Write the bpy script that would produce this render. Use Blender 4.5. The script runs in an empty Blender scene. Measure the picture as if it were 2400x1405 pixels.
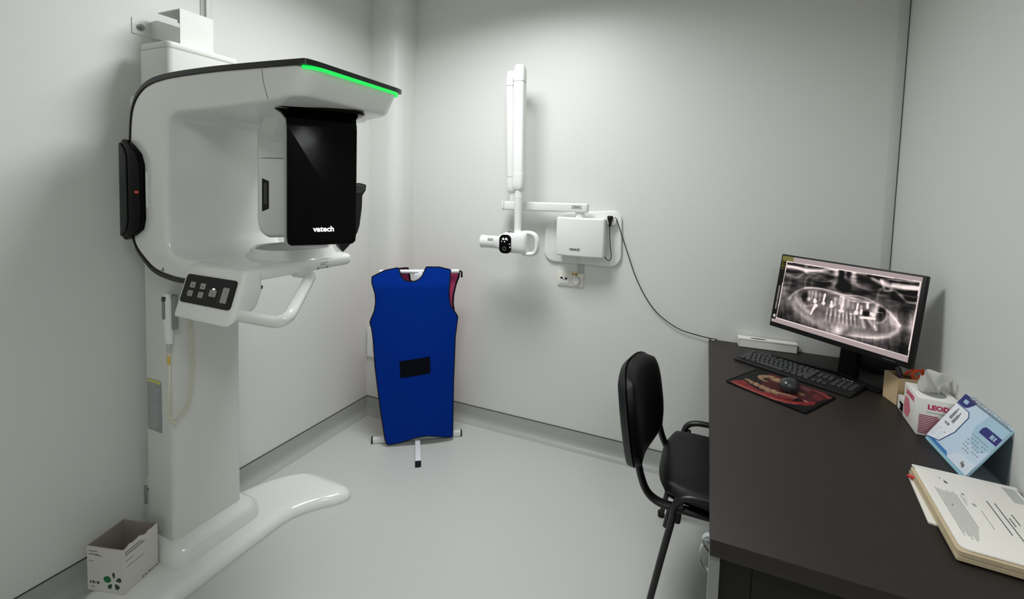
import bpy, bmesh, math, random
import numpy as np
from mathutils import Vector, Matrix

random.seed(7)
SC = bpy.context.scene
COL = SC.collection
PI = math.pi

# ------------------------------------------------------------------ camera
# room frame: X to the right along the end wall, Y towards the end wall, Z up (metres)
F_PX, PY_PX = 1079.66, 507.6
yaw, pitch, roll = math.radians(-23.598), math.radians(-3.414), math.radians(-1.683)
_fw = Vector((math.sin(yaw)*math.cos(pitch), math.cos(yaw)*math.cos(pitch), math.sin(pitch)))
_rt = Vector((math.cos(yaw), -math.sin(yaw), 0.0))
_dn = _fw.cross(_rt)
_r2 = _rt*math.cos(roll) + _dn*math.sin(roll)
_d2 = -_rt*math.sin(roll) + _dn*math.cos(roll)
cam_data = bpy.data.cameras.new('camera')
cam = bpy.data.objects.new('camera', cam_data)
COL.objects.link(cam)
cam_data.sensor_fit = 'HORIZONTAL'
cam_data.sensor_width = 36.0
cam_data.lens = F_PX/2400*36.0
cam_data.shift_y = (PY_PX-702.5)/2400
cam_data.clip_start = 0.02
R3 = Matrix((_r2, -_d2, -_fw)).transposed()
cam.matrix_world = Matrix.Translation((0, 0, 1.5)) @ R3.to_4x4()
SC.camera = cam

# ------------------------------------------------------------------ world, lamps, exposure
w = bpy.data.worlds.new('world'); SC.world = w; w.use_nodes = True
w.node_tree.nodes['Background'].inputs[0].default_value = (0.9, 0.95, 1.0, 1)
w.node_tree.nodes['Background'].inputs[1].default_value = 0.05
def area(name, loc, sx, sy, power, col=(0.985, 1, 1.015), shape='RECTANGLE', spread=180):
    d = bpy.data.lights.new(name, 'AREA'); d.shape = shape
    d.size = sx
    if shape in ('RECTANGLE', 'ELLIPSE'): d.size_y = sy
    d.energy = power; d.color = col; d.spread = math.radians(spread)
    o = bpy.data.objects.new(name, d); COL.objects.link(o); o.location = loc
    return o
area('ceiling_and_fill_lamp', (-0.98, 1.55, 2.70), 0.60, 0.60, 14.0, spread=158)
area('ceiling_and_fill_lamp', (0.42, -0.55, 2.70), 0.60, 0.60, 8.0, spread=165)  # added fill lamp, lifts the machine's faces on the camera side
vs = SC.view_settings
vs.view_transform = 'Standard'; vs.look = 'None'; vs.gamma = 1.0; vs.use_curve_mapping = False
EXPO = 1.0
vs.exposure = EXPO
SC.cycles.max_bounces = 10
SC.cycles.diffuse_bounces = 6

# ------------------------------------------------------------------ materials
def lin(c):
    return tuple(((x/255.0)/12.92 if x/255.0 <= 0.04045 else ((x/255.0+0.055)/1.055)**2.4) for x in c)
def mat(name, rgb, rough=0.5, metal=0.0, coat=0.0, spec=0.5, noise=0.0, nscale=40.0, bump=0.0, bscale=200.0, alpha=1.0, trans=0.0):
    m = bpy.data.materials.new(name); m.use_nodes = True
    nt = m.node_tree; b = nt.nodes['Principled BSDF']
    c = lin(rgb)
    b.inputs['Base Color'].default_value = (*c, 1)
    b.inputs['Roughness'].default_value = rough
    b.inputs['Metallic'].default_value = metal
    b.inputs['Coat Weight'].default_value = coat
    b.inputs['Coat Roughness'].default_value = 0.04
    b.inputs['Specular IOR Level'].default_value = spec
    b.inputs['Alpha'].default_value = alpha
    b.inputs['Transmission Weight'].default_value = trans
    tc = nt.nodes.new('ShaderNodeTexCoord')
    if noise > 0:
        n = nt.nodes.new('ShaderNodeTexNoise'); n.inputs['Scale'].default_value = nscale; n.inputs['Detail'].default_value = 4
        nt.links.new(tc.outputs['Object'], n.inputs['Vector'])
        mx = nt.nodes.new('ShaderNodeMix'); mx.data_type = 'RGBA'
        mx.inputs['A'].default_value = (*[x*(1-noise) for x in c], 1)
        mx.inputs['B'].default_value = (*[min(1, x*(1+noise)) for x in c], 1)
        nt.links.new(n.outputs['Fac'], mx.inputs['Factor'])
        nt.links.new(mx.outputs['Result'], b.inputs['Base Color'])
    if bump > 0:
        n2 = nt.nodes.new('ShaderNodeTexNoise'); n2.inputs['Scale'].default_value = bscale; n2.inputs['Detail'].default_value = 3
        nt.links.new(tc.outputs['Object'], n2.inputs['Vector'])
        bp = nt.nodes.new('ShaderNodeBump'); bp.inputs['Strength'].default_value = bump; bp.inputs['Distance'].default_value = 0.002
        nt.links.new(n2.outputs['Fac'], bp.inputs['Height'])
        nt.links.new(bp.outputs['Normal'], b.inputs['Normal'])
    return m
def glow(name, rgb, strength):
    m = bpy.data.materials.new(name); m.use_nodes = True
    b = m.node_tree.nodes['Principled BSDF']
    b.inputs['Base Color'].default_value = (0.01, 0.01, 0.01, 1)
    b.inputs['Emission Color'].default_value = (*lin(rgb), 1)
    b.inputs['Emission Strength'].default_value = strength
    return m
def attr_mat(name, emit=0.0, rough=0.5):
    m = bpy.data.materials.new(name); m.use_nodes = True
    nt = m.node_tree; b = nt.nodes['Principled BSDF']
    a = nt.nodes.new('ShaderNodeAttribute'); a.attribute_name = 'pic'
    b.inputs['Roughness'].default_value = rough
    b.inputs['Specular IOR Level'].default_value = 0.12
    if emit > 0:
        b.inputs['Base Color'].default_value = (0.005, 0.005, 0.005, 1)
        nt.links.new(a.outputs['Color'], b.inputs['Emission Color'])
        b.inputs['Emission Strength'].default_value = emit
    else:
        nt.links.new(a.outputs['Color'], b.inputs['Base Color'])
    return m

M_wall = mat('wall_panel', (218, 219, 215), 0.45, noise=0.012, nscale=3, bump=0.05, bscale=60)
M_floor = mat('vinyl_floor', (193, 195, 190), 0.38, noise=0.05, nscale=260, bump=0.05, bscale=120)
M_skirt = mat('vinyl_skirting', (166, 169, 165), 0.45, noise=0.04, nscale=220)
M_gap = mat('skirting_seal', (62, 64, 62), 0.6)
M_ceil = mat('ceiling_paint', (225, 226, 222), 0.8)
M_trim = mat('grey_trim', (198, 200, 196), 0.4)
M_joint = mat('dark_joint', (84, 88, 84), 0.6)
M_duct = mat('white_plastic_duct', (214, 216, 211), 0.4)
M_white = mat('gloss_white_plastic', (230, 231, 228), 0.16, coat=0.35)
M_satin = mat('satin_white_paint', (216, 218, 213), 0.38)
M_white2 = mat('white_equipment_plastic', (230, 231, 229), 0.28, coat=0.15)
M_blackg = mat('black_gloss_plastic', (6, 6, 6), 0.14, spec=0.09)
M_black = mat('black_plastic', (12, 12, 12), 0.45, spec=0.3)
M_rim = mat('black_rim', (20, 20, 20), 0.3)
M_dgrey = mat('dark_grey_plastic', (62, 64, 63), 0.35)
M_mgrey = mat('mid_grey_plastic', (132, 135, 134), 0.4)
M_lgrey = mat('light_grey_plastic', (178, 180, 177), 0.4)
M_seam = mat('seam_grey', (120, 122, 120), 0.6)
M_steel = mat('steel_screw', (140, 140, 138), 0.3, metal=0.9)
M_cord = mat('cream_cord', (224, 222, 205), 0.45)
M_yellow = mat('amber_tag', (214, 178, 84), 0.5)
M_sticker = mat('grey_label', (150, 153, 155), 0.5)
M_stkline = mat('label_print', (190, 192, 192), 0.5)
M_stky = mat('label_yellow', (206, 204, 110), 0.5)
M_card = mat('white_carton_board', (206, 203, 197), 0.7, noise=0.02, nscale=8)
M_cardin = mat('raw_carton_inside', (150, 141, 134), 0.85, noise=0.05, nscale=20)
M_print = mat('grey_print', (128, 126, 122), 0.7)
M_pdark = mat('dark_print', (70, 70, 68), 0.7)
M_green = mat('green_print', (0, 104, 62), 0.6)
M_green2 = mat('dark_green_print', (34, 66, 54), 0.6)
M_blue = mat('blue_apron_fabric', (0, 44, 136), 0.8, spec=0.06, noise=0.06, nscale=12, bump=0.15, bscale=300)
M_pink = mat('pink_apron_fabric', (190, 66, 112), 0.75, spec=0.2, noise=0.05, nscale=14, bump=0.15, bscale=300)
M_bind = mat('black_binding', (9, 10, 16), 0.8, spec=0.2)
M_velcro = mat('black_velcro', (8, 10, 20), 0.95, spec=0.1, bump=0.4, bscale=500)
M_tube = mat('white_coated_tube', (222, 224, 226), 0.3)
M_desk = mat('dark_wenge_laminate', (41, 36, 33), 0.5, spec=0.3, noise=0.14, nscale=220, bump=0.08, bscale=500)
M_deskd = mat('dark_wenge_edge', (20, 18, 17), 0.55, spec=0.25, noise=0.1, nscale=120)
M_leather = mat('black_leatherette', (14, 15, 15), 0.45, spec=0.3, bump=0.06, bscale=350)
M_shell = mat('black_seat_shell', (17, 19, 18), 0.5, spec=0.3)
M_frame = mat('black_powder_coat', (14, 14, 15), 0.4)
M_key = mat('black_key', (52, 54, 54), 0.4)
M_kbody = mat('black_keyboard_body', (24, 25, 25), 0.45, spec=0.3)
M_mouse = mat('charcoal_mouse', (42, 45, 47), 0.28, coat=0.2)
M_wood = mat('pale_pine', (214, 188, 146), 0.55, noise=0.12, nscale=22)
M_purple = mat('purple_ink', (52, 34, 110), 0.4)
M_pencap = mat('grey_violet_cap', (96, 94, 112), 0.4)
M_orange = mat('orange_plastic', (238, 84, 34), 0.35)
M_tissue = mat('tissue_paper', (236, 236, 232), 0.9, bump=0.2, bscale=60)
M_box = mat('white_box_board', (236, 234, 228), 0.55)
M_mag = mat('magenta_print', (196, 28, 84), 0.5)
M_dmag = mat('maroon_print', (150, 34, 74), 0.5)
M_hole = mat('slot_dark', (22, 22, 22), 0.9, spec=0.03)
M_cal = mat('calendar_blue_page', (198, 217, 236), 0.45)
M_calw = mat('calendar_white', (236, 240, 246), 0.45)
M_calp = mat('calendar_pale_patch', (168, 200, 220), 0.45)
M_navy = mat('navy_print', (38, 40, 118), 0.45)
M_cblue = mat('mid_blue_print', (52, 122, 188), 0.45)
M_calb = mat('calendar_base_board', (150, 196, 214), 0.45)
M_calg = mat('calendar_back_card', (118, 128, 134), 0.55)
M_wire = mat('wire_coil', (196, 206, 214), 0.3, metal=0.7)
M_paper = mat('paper_sheet', (232, 229, 222), 0.7)
M_film = mat('clear_sleeve', (226, 226, 220), 0.18, noise=0.02, nscale=10)
M_pages = mat('cream_page_edges', (196, 180, 148), 0.8, noise=0.12, nscale=90)
M_tprint = mat('text_grey', (170, 170, 166), 0.7)
M_tdark = mat('text_dark', (74, 74, 72), 0.7)
M_red = mat('red_pen_plastic', (206, 44, 40), 0.4)
M_out = mat('ivory_socket', (226, 224, 214), 0.4)
M_band = mat('clear_cable_band', (190, 196, 196), 0.2, alpha=0.75)
M_led = glow('green_led', (0, 255, 96), 0.45)
M_logo = glow('lit_logo', (255, 255, 255), 0.9)
M_disp = glow('lit_digits', (255, 255, 255), 1.2)
M_redrefl = glow('red_reflection_glow', (255, 70, 50), 0.10)  # glow colour for a painted red reflection, not a light source
M_keyl = mat('button_grey', (150, 150, 146), 0.4)

# ------------------------------------------------------------------ object helpers
ORG = {}
def tag(o, label=None, cat=None, group=None, kind=None):
    if label: o['label'] = label
    if cat: o['category'] = cat
    if group: o['group'] = group
    if kind: o['kind'] = kind
    return o
def thing(name, label, cat, loc=(0, 0, 0), rz=0.0, group=None, local=False):
    o = bpy.data.objects.new(name, None); COL.objects.link(o)
    o.location = loc; o.rotation_euler = (0, 0, rz); o.empty_display_size = 0.05
    ORG[o.name] = Vector((0, 0, 0)) if local else Vector(loc)
    return tag(o, label, cat, group)
def obj(name, bm, m, parent=None, smooth=True, ang=40, label=None):
    """link a bmesh as ONE mesh object; world coordinates unless the parent thing is local"""
    me = bpy.data.meshes.new(name)
    if parent is not None:
        off = ORG[parent.name]
        if off.length > 0: bmesh.ops.translate(bm, verts=bm.verts, vec=-off)
    bmesh.ops.recalc_face_normals(bm, faces=bm.faces)
    bm.to_mesh(me); bm.free()
    for mm in (m if isinstance(m, (list, tuple)) else [m]): me.materials.append(mm)
    if smooth:
        me.polygons.foreach_set('use_smooth', [True]*len(me.polygons))
        me.set_sharp_from_angle(angle=math.radians(ang))
    o = bpy.data.objects.new(name, me); COL.objects.link(o)
    if parent is not None:
        o.parent = parent; ORG[o.name] = ORG[parent.name]
    if label: o['label'] = label
    return o
def struct(name, bm, m, smooth=False):
    o = obj(name, bm, m, None, smooth); o['kind'] = 'structure'; return o
def solo(name, bm, m, label, cat, group=None, smooth=True):
    return tag(obj(name, bm, m, None, smooth), label, cat, group)

# ------------------------------------------------------------------ bmesh helpers
def nb(): return bmesh.new()
def bev(bm, wd, seg=3, ang=30, faces=None):
    bmesh.ops.recalc_face_normals(bm, faces=bm.faces); bm.normal_update()
    es = [e for e in bm.edges if len(e.link_faces) == 2 and e.calc_face_angle(0) > math.radians(ang)]
    if es: bmesh.ops.bevel(bm, geom=es, offset=wd, segments=seg, profile=0.5, affect='EDGES', clamp_overlap=True)
    return bm
def box(bm, x0, x1, y0, y1, z0, z1, mi=0):
    v = [bm.verts.new(p) for p in ((x0,y0,z0),(x1,y0,z0),(x1,y1,z0),(x0,y1,z0),(x0,y0,z1),(x1,y0,z1),(x1,y1,z1),(x0,y1,z1))]
    for q in ((0,3,2,1),(4,5,6,7),(0,1,5,4),(1,2,6,5),(2,3,7,6),(3,0,4,7)):
        bm.faces.new([v[i] for i in q]).material_index = mi
    return bm
def rbox(x0, x1, y0, y1, z0, z1, r=0.005, seg=3):
    return bev(box(nb(), x0, x1, y0, y1, z0, z1), r, seg)
def prism(bm, pts, f, d0, d1, mi=0):
    """closed outline pts (a,b) swept from d0 to d1, f(a,b,d) gives the point"""
    A = [bm.verts.new(f(a, b, d0)) for a, b in pts]; B = [bm.verts.new(f(a, b, d1)) for a, b in pts]
    n = len(pts)
    bm.faces.new(A[::-1]).material_index = mi; bm.faces.new(B).material_index = mi
    for i in range(n):
        bm.faces.new((A[i], A[(i+1) % n], B[(i+1) % n], B[i])).material_index = mi
    return bm
def rrect(a0, a1, b0, b1, r, seg=5):
    out = []
    for cx, cy, s in ((a1-r, b1-r, 0), (a0+r, b1-r, 1), (a0+r, b0+r, 2), (a1-r, b0+r, 3)):
        for k in range(seg+1):
            t = (s + k/seg)*PI/2
            out.append((cx+r*math.cos(t), cy+r*math.sin(t)))
    return out
def smooth_path(pts, n=8, closed=False):
    P = [Vector(p) for p in pts]; out = []
    N = len(P)
    for i in range(N if closed else N-1):
        if closed: p0, p1, p2, p3 = P[i-1], P[i], P[(i+1) % N], P[(i+2) % N]
        else: p0, p1, p2, p3 = P[max(i-1, 0)], P[i], P[i+1], P[min(i+2, N-1)]
        for k in range(n):
            t = k/n
            out.append(0.5*((2*p1)+(p2-p0)*t+(2*p0-5*p1+4*p2-p3)*t*t+(3*p1-p0-3*p2+p3)*t**3))
    if not closed: out.append(P[-1])
    return out
def sm2(pts, n=5, closed=True):
    return [(p.x, p.y) for p in smooth_path([(a, b, 0) for a, b in pts], n, closed)]
def tube(bm, pts, r, seg=10, closed=False, caps=True, sx=1.0, up=None):
    P = [Vector(p) for p in pts]; n = len(P)
    rad = r if isinstance(r, (list, tuple)) else [r]*n
    T = []
    for i in range(n):
        a = P[i-1] if (i > 0 or closed) else P[0]
        b = P[(i+1) % n] if (i < n-1 or closed) else P[-1]
        T.append((b-a).normalized())
    nrm = up and Vector(up) or (Vector((0, 0, 1)) if abs(T[0].z) < 0.9 else Vector((1, 0, 0)))
    nrm = (nrm - T[0]*nrm.dot(T[0])).normalized()
    rings = []
    for i in range(n):
        if i > 0:
            nrm = nrm - T[i]*nrm.dot(T[i])
            nrm = nrm.normalized() if nrm.length > 1e-6 else T[i].orthogonal().normalized()
        bn = T[i].cross(nrm)
        rings.append([bm.verts.new(P[i]+(nrm*math.cos(t)+bn*math.sin(t)*sx)*rad[i]) for t in [2*PI*k/seg for k in range(seg)]])
    m = n if closed else n-1
    for i in range(m):
        a, b = rings[i], rings[(i+1) % n]
        for k in range(seg):
            bm.faces.new((a[k], a[(k+1) % seg], b[(k+1) % seg], b[k]))
    if caps and not closed:
        bm.faces.new(rings[0][::-1]); bm.faces.new(rings[-1])
    return bm
def cyl(bm, p0, p1, r0, r1=None, seg=24):
    return tube(bm, [p0, p1], [r0, r0 if r1 is None else r1], seg)
def lathe(bm, prof, c, axis=(0, 0, 1), seg=40, cap=True):
    """prof: (radius, height) along axis from c"""
    ax = Vector(axis).normalized(); u = ax.orthogonal().normalized(); v = ax.cross(u); c = Vector(c)
    rings = [[bm.verts.new(c+ax*h+(u*math.cos(t)+v*math.sin(t))*max(r, 1e-4)) for t in [2*PI*k/seg for k in range(seg)]] for r, h in prof]
    for a, b in zip(rings, rings[1:]):
        for k in range(seg): bm.faces.new((a[k], a[(k+1) % seg], b[(k+1) % seg], b[k]))
    if cap: bm.faces.new(rings[0][::-1]); bm.faces.new(rings[-1])
    return bm
def loft(bm, rings, caps=True):
    R = [[bm.verts.new(p) for p in r] for r in rings]; n = len(R[0])
    for a, b in zip(R, R[1:]):
        for k in range(n): bm.faces.new((a[k], a[(k+1) % n], b[(k+1) % n], b[k]))
    if caps: bm.faces.new(R[0][::-1]); bm.faces.new(R[-1])
    return bm
def pillow(bm, f, a, b, t0, t1, n=20, sq=0.5, pw=5.0, mi=0):
    """cushion: squircle of half sizes a,b; f(x,y,h) maps to space; h from -t0 to t1"""
    top = {}; bot = {}
    for i in range(n+1):
        for j in range(n+1):
            u, v = -1+2*i/n, -1+2*j/n
            x = a*u*math.sqrt(1-sq*v*v*0.5*abs(v)**1.5); y = b*v*math.sqrt(1-sq*u*u*0.5*abs(u)**1.5)
            e = max(0.0, 1-max(abs(u), abs(v))**pw)**0.5
            top[i, j] = bm.verts.new(f(x, y, t1*e))
            edge = i in (0, n) or j in (0, n)
            bot[i, j] = top[i, j] if edge else bm.verts.new(f(x, y, -t0*e))
    for i in range(n):
        for j in range(n):
            bm.faces.new((top[i, j], top[i+1, j], top[i+1, j+1], top[i, j+1])).material_index = mi
            bm.faces.new((bot[i, j], bot[i, j+1], bot[i+1, j+1], bot[i+1, j])).material_index = mi
    return bm
def text_bm(s, size, O, ex, ey, depth=0.0006, bold=0.0, align='CENTER'):
    cu = bpy.data.curves.new('t', 'FONT'); cu.body = s; cu.size = size; cu.extrude = depth; cu.offset = bold
    cu.align_x = align; cu.align_y = 'CENTER'; cu.resolution_u = 3
    to = bpy.data.objects.new('t', cu); COL.objects.link(to)
    dg = bpy.context.evaluated_depsgraph_get(); dg.update()
    me = bpy.data.meshes.new_from_object(to.evaluated_get(dg))
    bm = nb(); bm.from_mesh(me)
    bpy.data.objects.remove(to); bpy.data.curves.remove(cu); bpy.data.meshes.remove(me)
    ex = Vector(ex).normalized(); ey = Vector(ey).normalized(); ez = ex.cross(ey); O = Vector(O)
    for v in bm.verts: v.co = O+ex*v.co.x+ey*v.co.y+ez*v.co.z
    return bm
def plate(bm, O, ex, ey, pts, t=0.0006, mi=0):
    """thin flat piece outlined by pts in the plane (ex, ey) at O, raised by t"""
    ex, ey, O = Vector(ex), Vector(ey), Vector(O); ez = ex.cross(ey).normalized()
    return prism(bm, pts, lambda a, b, d: O+ex*a+ey*b+ez*d, 0.0, t, mi)
def rect(a0, a1, b0, b1): return [(a0, b0), (a1, b0), (a1, b1), (a0, b1)]
XZ = lambda a, b, d: (a, d, b)
YZ = lambda a, b, d: (d, a, b)
XY = lambda a, b, d: (a, b, d)

# ================================================================== THE ROOM
LW, RW, BW, PW, CEIL, NEAR = -2.047, 0.737, 2.555, 2.362, 2.72, -1.6
struct('floor', box(nb(), LW-0.1, RW+0.1, NEAR-0.1, BW+0.1, -0.08, 0.0), M_floor)
struct('ceiling', box(nb(), LW-0.1, RW+0.1, NEAR-0.1, BW+0.1, CEIL, CEIL+0.08), M_ceil)
struct('wall_left', box(nb(), LW-0.1, LW, NEAR, BW, 0, CEIL), M_wall)
struct('wall_right', box(nb(), RW, RW+0.1, NEAR, BW, 0, CEIL), M_wall)
struct('wall_back', box(nb(), LW-0.1, RW+0.1, BW, BW+0.1, 0, CEIL), M_wall)
struct('wall_front', box(nb(), LW-0.1, RW+0.1, NEAR-0.1, NEAR, 0, CEIL), M_wall)
# boxed-in pipe chase in the far left corner, its outer corner well rounded
PX = -1.835
pp = [(LW, PW), (PX-0.08, PW)] + [(PX-0.08+0.08*math.sin(t), PW+0.08-0.08*math.cos(t)) for t in [PI/2*k/8 for k in range(1, 9)]] + [(PX, BW), (LW, BW)]
o = struct('trim_1', prism(nb(), pp, XY, 0, CEIL), M_wall, smooth=True)
# coved vinyl skirting swept along the walls
def skirt(name, p0, p1, nrm):
    prof = [(0, 0.10), (0.004, 0.10), (0.0045, 0.045), (0.008, 0.028), (0.018, 0.012), (0.034, 0.004), (0.05, 0.0008), (0.05, 0.0), (0, 0)]
    p0, p1, nrm = Vector(p0), Vector(p1), Vector(nrm)
    bm = loft(nb(), [[p + nrm*a + Vector((0, 0, b)) for a, b in prof] for p in (p0, p1)])
    struct('baseboard_'+name, bm, M_skirt, smooth=True)
    bm = loft(nb(), [[p + nrm*a + Vector((0, 0, b)) for a, b in ((0, 0.1), (0.0045, 0.1), (0.0035, 0.1035), (0, 0.1035))] for p in (p0, p1)])
    struct('trim_'+{'left': '2', 'pillar': '3', 'back': '4', 'right': '5'}[name], bm, M_gap)
skirt('left', (LW, NEAR, 0), (LW, PW, 0), (1, 0, 0))
skirt('pillar', (LW, PW, 0), (PX-0.03, PW, 0), (0, -1, 0))
skirt('back', (PX, BW, 0), (RW, BW, 0), (0, -1, 0))
skirt('right', (RW, BW, 0), (RW, NEAR, 0), (-1, 0, 0))
# panel joint strip in the far right corner
struct('trim_6', rbox(0.700, RW-0.004, BW-0.006, BW, 0.10, CEIL, 0.002, 2), M_trim, smooth=True)
struct('trim_7', box(nb(), RW-0.004, RW, BW-0.003, BW, 0.10, CEIL), M_joint)
# white cable duct on the left wall, up to the ceiling
struct('trim_8', rbox(LW, LW+0.014, 1.318, 1.346, 1.95, CEIL, 0.003, 2), M_duct, smooth=True)
struct('trim_9', box(nb(), LW, LW+0.003, 1.300, 1.318, 1.95, CEIL), mat('duct_joint', (168, 172, 166), 0.5))

# ================================================================== THE PANORAMIC X-RAY MACHINE
MC = thing('dental_xray_machine', 'tall white panoramic dental x-ray machine with black display panel and green light strip',
           'x-ray machine', (-1.89, 1.165, 0))
# foot: long plate along the wall flaring out to a rounded toe at either end
XR = [(1.165, -1.660), (1.38, -1.660), (1.43, -1.650), (1.48, -1.625), (1.53, -1.588), (1.57, -1.550), (1.61, -1.524), (1.64, -1.518), (1.66, -1.528), (1.675, -1.553), (1.685, -1.592), (1.692, -1.66)]
XL = [(1.165, -1.987), (1.36, -1.987), (1.42, -1.980), (1.48, -1.963), (1.54, -1.935), (1.60, -1.890), (1.64, -1.845), (1.665, -1.800), (1.68, -1.760), (1.692, -1.70)]
def tab(T, y):
    for (a, fa), (b, fb) in zip(T, T[1:]):
        if y <= b: return fa+(fb-fa)*(y-a)/(b-a)
    return T[-1][1]
half = []
for k in range(40): half.append(1.165+(1.692-1.165)*math.sin(k/39*PI/2))
rings = []
for dy in [-(y-1.165) for y in half[::-1]] + [y-1.165 for y in half[1:]]:
    y = 1.165+abs(dy); xl, xr = tab(XL, y), tab(XR, y)
    hs = max(0.06, 1-max(0, (y-1.622)/0.07)**2)**0.5
    q = min(1.0, (xr-xl)/0.10)
    sh = [(0.002, 0.0), (0.0, 0.004), (0.0, 0.014), (0.0022, 0.022), (0.0065, 0.030), (0.013, 0.037), (0.021, 0.0425), (0.031, 0.0465), (0.043, 0.049), (0.055, 0.050)]
    r = [(xr-a*q, 1.165+dy, z*hs) for a, z in sh] + [(xl+a*q, 1.165+dy, z*hs) for a, z in sh[::-1]]
    rings.append(r)
bm = loft(nb(), rings)
obj('base_plate', bm, M_white, MC)
bm = loft(nb(), [[(x, y, z) for x, y in rrect(-1.985+a*0.2, -1.738-a, 1.000+a*0.8, 1.362-a, 0.06-a*0.5, 8)] for z, a in
     ((0.046, 0.0), (0.070, 0.0005), (0.088, 0.004), (0.102, 0.010), (0.112, 0.018), (0.120, 0.029), (0.125, 0.042), (0.127, 0.056))])
obj('base_collar', bm, M_white, MC)
cp = rrect(-1.980, -1.804, 1.030, 1.302, 0.022, 6)
obj('column', prism(nb(), cp, XY, 0.10, 1.968), M_satin, MC)
cap = bev(prism(nb(), rrect(-1.978, -1.806, 1.032, 1.300, 0.020, 6), XY, 1.970, 1.994), 0.006, 3, 60)
obj('column_cap', cap, M_satin, MC)
# service label on the column's near side
st = obj('service_label', plate(nb(), (-1.958, 1.0292, 0.535), (1, 0, 0), (0, 0, 1), rrect(0, 0.088, 0, 0.2, 0.006, 3)), M_sticker, MC, label='grey service label printed with fine text')
bm = nb()
for k in range(26):
    z = 0.012+k*0.0068
    plate(bm, (-1.958, 1.0286, 0.535), (1, 0, 0), (0, 0, 1), rect(0.008+0.01*random.random(), 0.055+0.026*random.random(), z, z+0.0016), 0.0003)
obj('label_text', bm, M_stkline, st)
obj('label_stripe', plate(nb(), (-1.958, 1.0286, 0.535), (1, 0, 0), (0, 0, 1), rect(0.002, 0.086, 0.188, 0.199), 0.0003), M_stky, st)
# upper wall bracket
bk = nb()
box(bk, -1.863, -1.860, 1.107, 1.232, 2.000, 2.137)
prism(bk, [(-2.044, 2.048), (-1.862, 2.004), (-1.862, 2.066), (-2.000, 2.108), (-2.035, 2.108), (-2.044, 2.104)], XZ, 1.107, 1.110)
prism(bk, [(-2.044, 2.048), (-1.862, 2.004), (-1.862, 2.137), (-1.985, 2.137), (-2.035, 2.108), (-2.044, 2.104)], XZ, 1.229, 1.232)
box(bk, -1.995, -1.8605, 1.1075, 1.2315, 2.1335, 2.1368)
box(bk, -2.046, -2.043, 1.045, 1.110, 2.048, 2.106)
box(bk, -2.046, -2.043, 1.229, 1.290, 2.048, 2.106)
wb = obj('wall_bracket', bk, M_satin, MC, smooth=False)
bm = nb(); cyl(bm, (-2.043, 1.072, 2.076), (-2.036, 1.072, 2.076), 0.012); cyl(bm, (-2.036, 1.072, 2.076), (-2.030, 1.072, 2.076), 0.0065, seg=6)
obj('wall_bolt', bm, M_steel, wb)
bm = nb(); cyl(bm, (-1.905, 1.140, 2.100), (-1.905, 1.140, 2.134), 0.008, seg=12); cyl(bm, (-1.905, 1.140, 2.098), (-1.905, 1.140, 2.108), 0.013, seg=6)
obj('levelling_bolt', bm, M_steel, wb)
# low side bracket
lb = obj('lower_bracket', bev(prism(nb(), [(-2.044, 0.06), (-1.975, 0.06), (-1.975, 0.335), (-2.005, 0.335), (-2.044, 0.28)], XZ, 1.055, 1.085), 0.004, 2), M_satin, MC)
obj('bracket_slot', rbox(-1.985, -1.972, 1.024, 1.0315, 0.225, 0.30, 0.003, 2), M_mgrey, MC)
bm = nb(); cyl(bm, (-2.003, 1.056, 0.262), (-2.003, 1.050, 0.262), 0.006, seg=12)
obj('bracket_screw', bm, M_pdark, lb)
# sliding rear cover between column and gantry
obj('rear_cover', bev(prism(nb(), rrect(-1.985, -1.80, 1.23, 1.80, 0.02, 4), XZ, 1.000, 1.335), 0.01, 3, 50), M_satin, MC)
# C shaped gantry
outer = [(-1.50, 1.172), (-1.596, 1.166), (-1.676, 1.170), (-1.759, 1.186), (-1.820, 1.221), (-1.862, 1.255), (-1.879, 1.290), (-1.893, 1.345),
         (-1.893, 1.45), (-1.891, 1.55), (-1.888, 1.63), (-1.879, 1.710), (-1.860, 1.758), (-1.827, 1.793), (-1.777, 1.818), (-1.705, 1.831), (-1.603, 1.837),
         (-1.435, 1.839), (-1.245, 1.836), (-1.120, 1.833), (-1.042, 1.831)]
inner = [(-1.052, 1.748), (-1.141, 1.739), (-1.212, 1.732), (-1.437, 1.722), (-1.606, 1.719), (-1.640, 1.714), (-1.665, 1.700), (-1.677, 1.676),
         (-1.680, 1.598), (-1.682, 1.45), (-1.684, 1.327), (-1.680, 1.285), (-1.664, 1.254), (-1.635, 1.239), (-1.594, 1.235), (-1.40, 1.235), (-1.252, 1.235), (-1.252, 1.197), (-1.40, 1.185)]
bm = prism(nb(), sm2(outer[:-2], 3, False)+[outer[-1], inner[0]]+sm2(inner[1:-3], 3, False)+inner[-3:], XZ, 0.95, 1.38)
end = [e for e in bm.edges if all(abs(v.co.x+1.047) < 0.012 for v in e.verts) and abs(e.verts[0].co.y-e.verts[1].co.y) < 1e-4]
end += [e for e in bm.edges if all(abs(v.co.x+1.252) < 0.002 for v in e.verts) and e.verts[0].co.y > 1.3 and e.verts[1].co.y > 1.3 and abs(e.verts[0].co.y-e.verts[1].co.y) < 1e-4]
bmesh.ops.bevel(bm, geom=end, offset=0.055, segments=6, profile=0.5, affect='EDGES')
bev(bm, 0.014, 4, 38)
for v in bm.verts:      # nose of the arm leans in towards its underside
    if v.co.x > -1.2 and v.co.z > 1.6:
        k = (1.84-v.co.z)/0.09
        v.co.x -= 0.022*max(0, k)*max(0, (v.co.x+1.2)/0.15)
        if v.co.y > 1.2: v.co.y -= 0.022*max(0, k)
gantry = obj('gantry_frame', bm, M_white, MC, ang=32)
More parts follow.
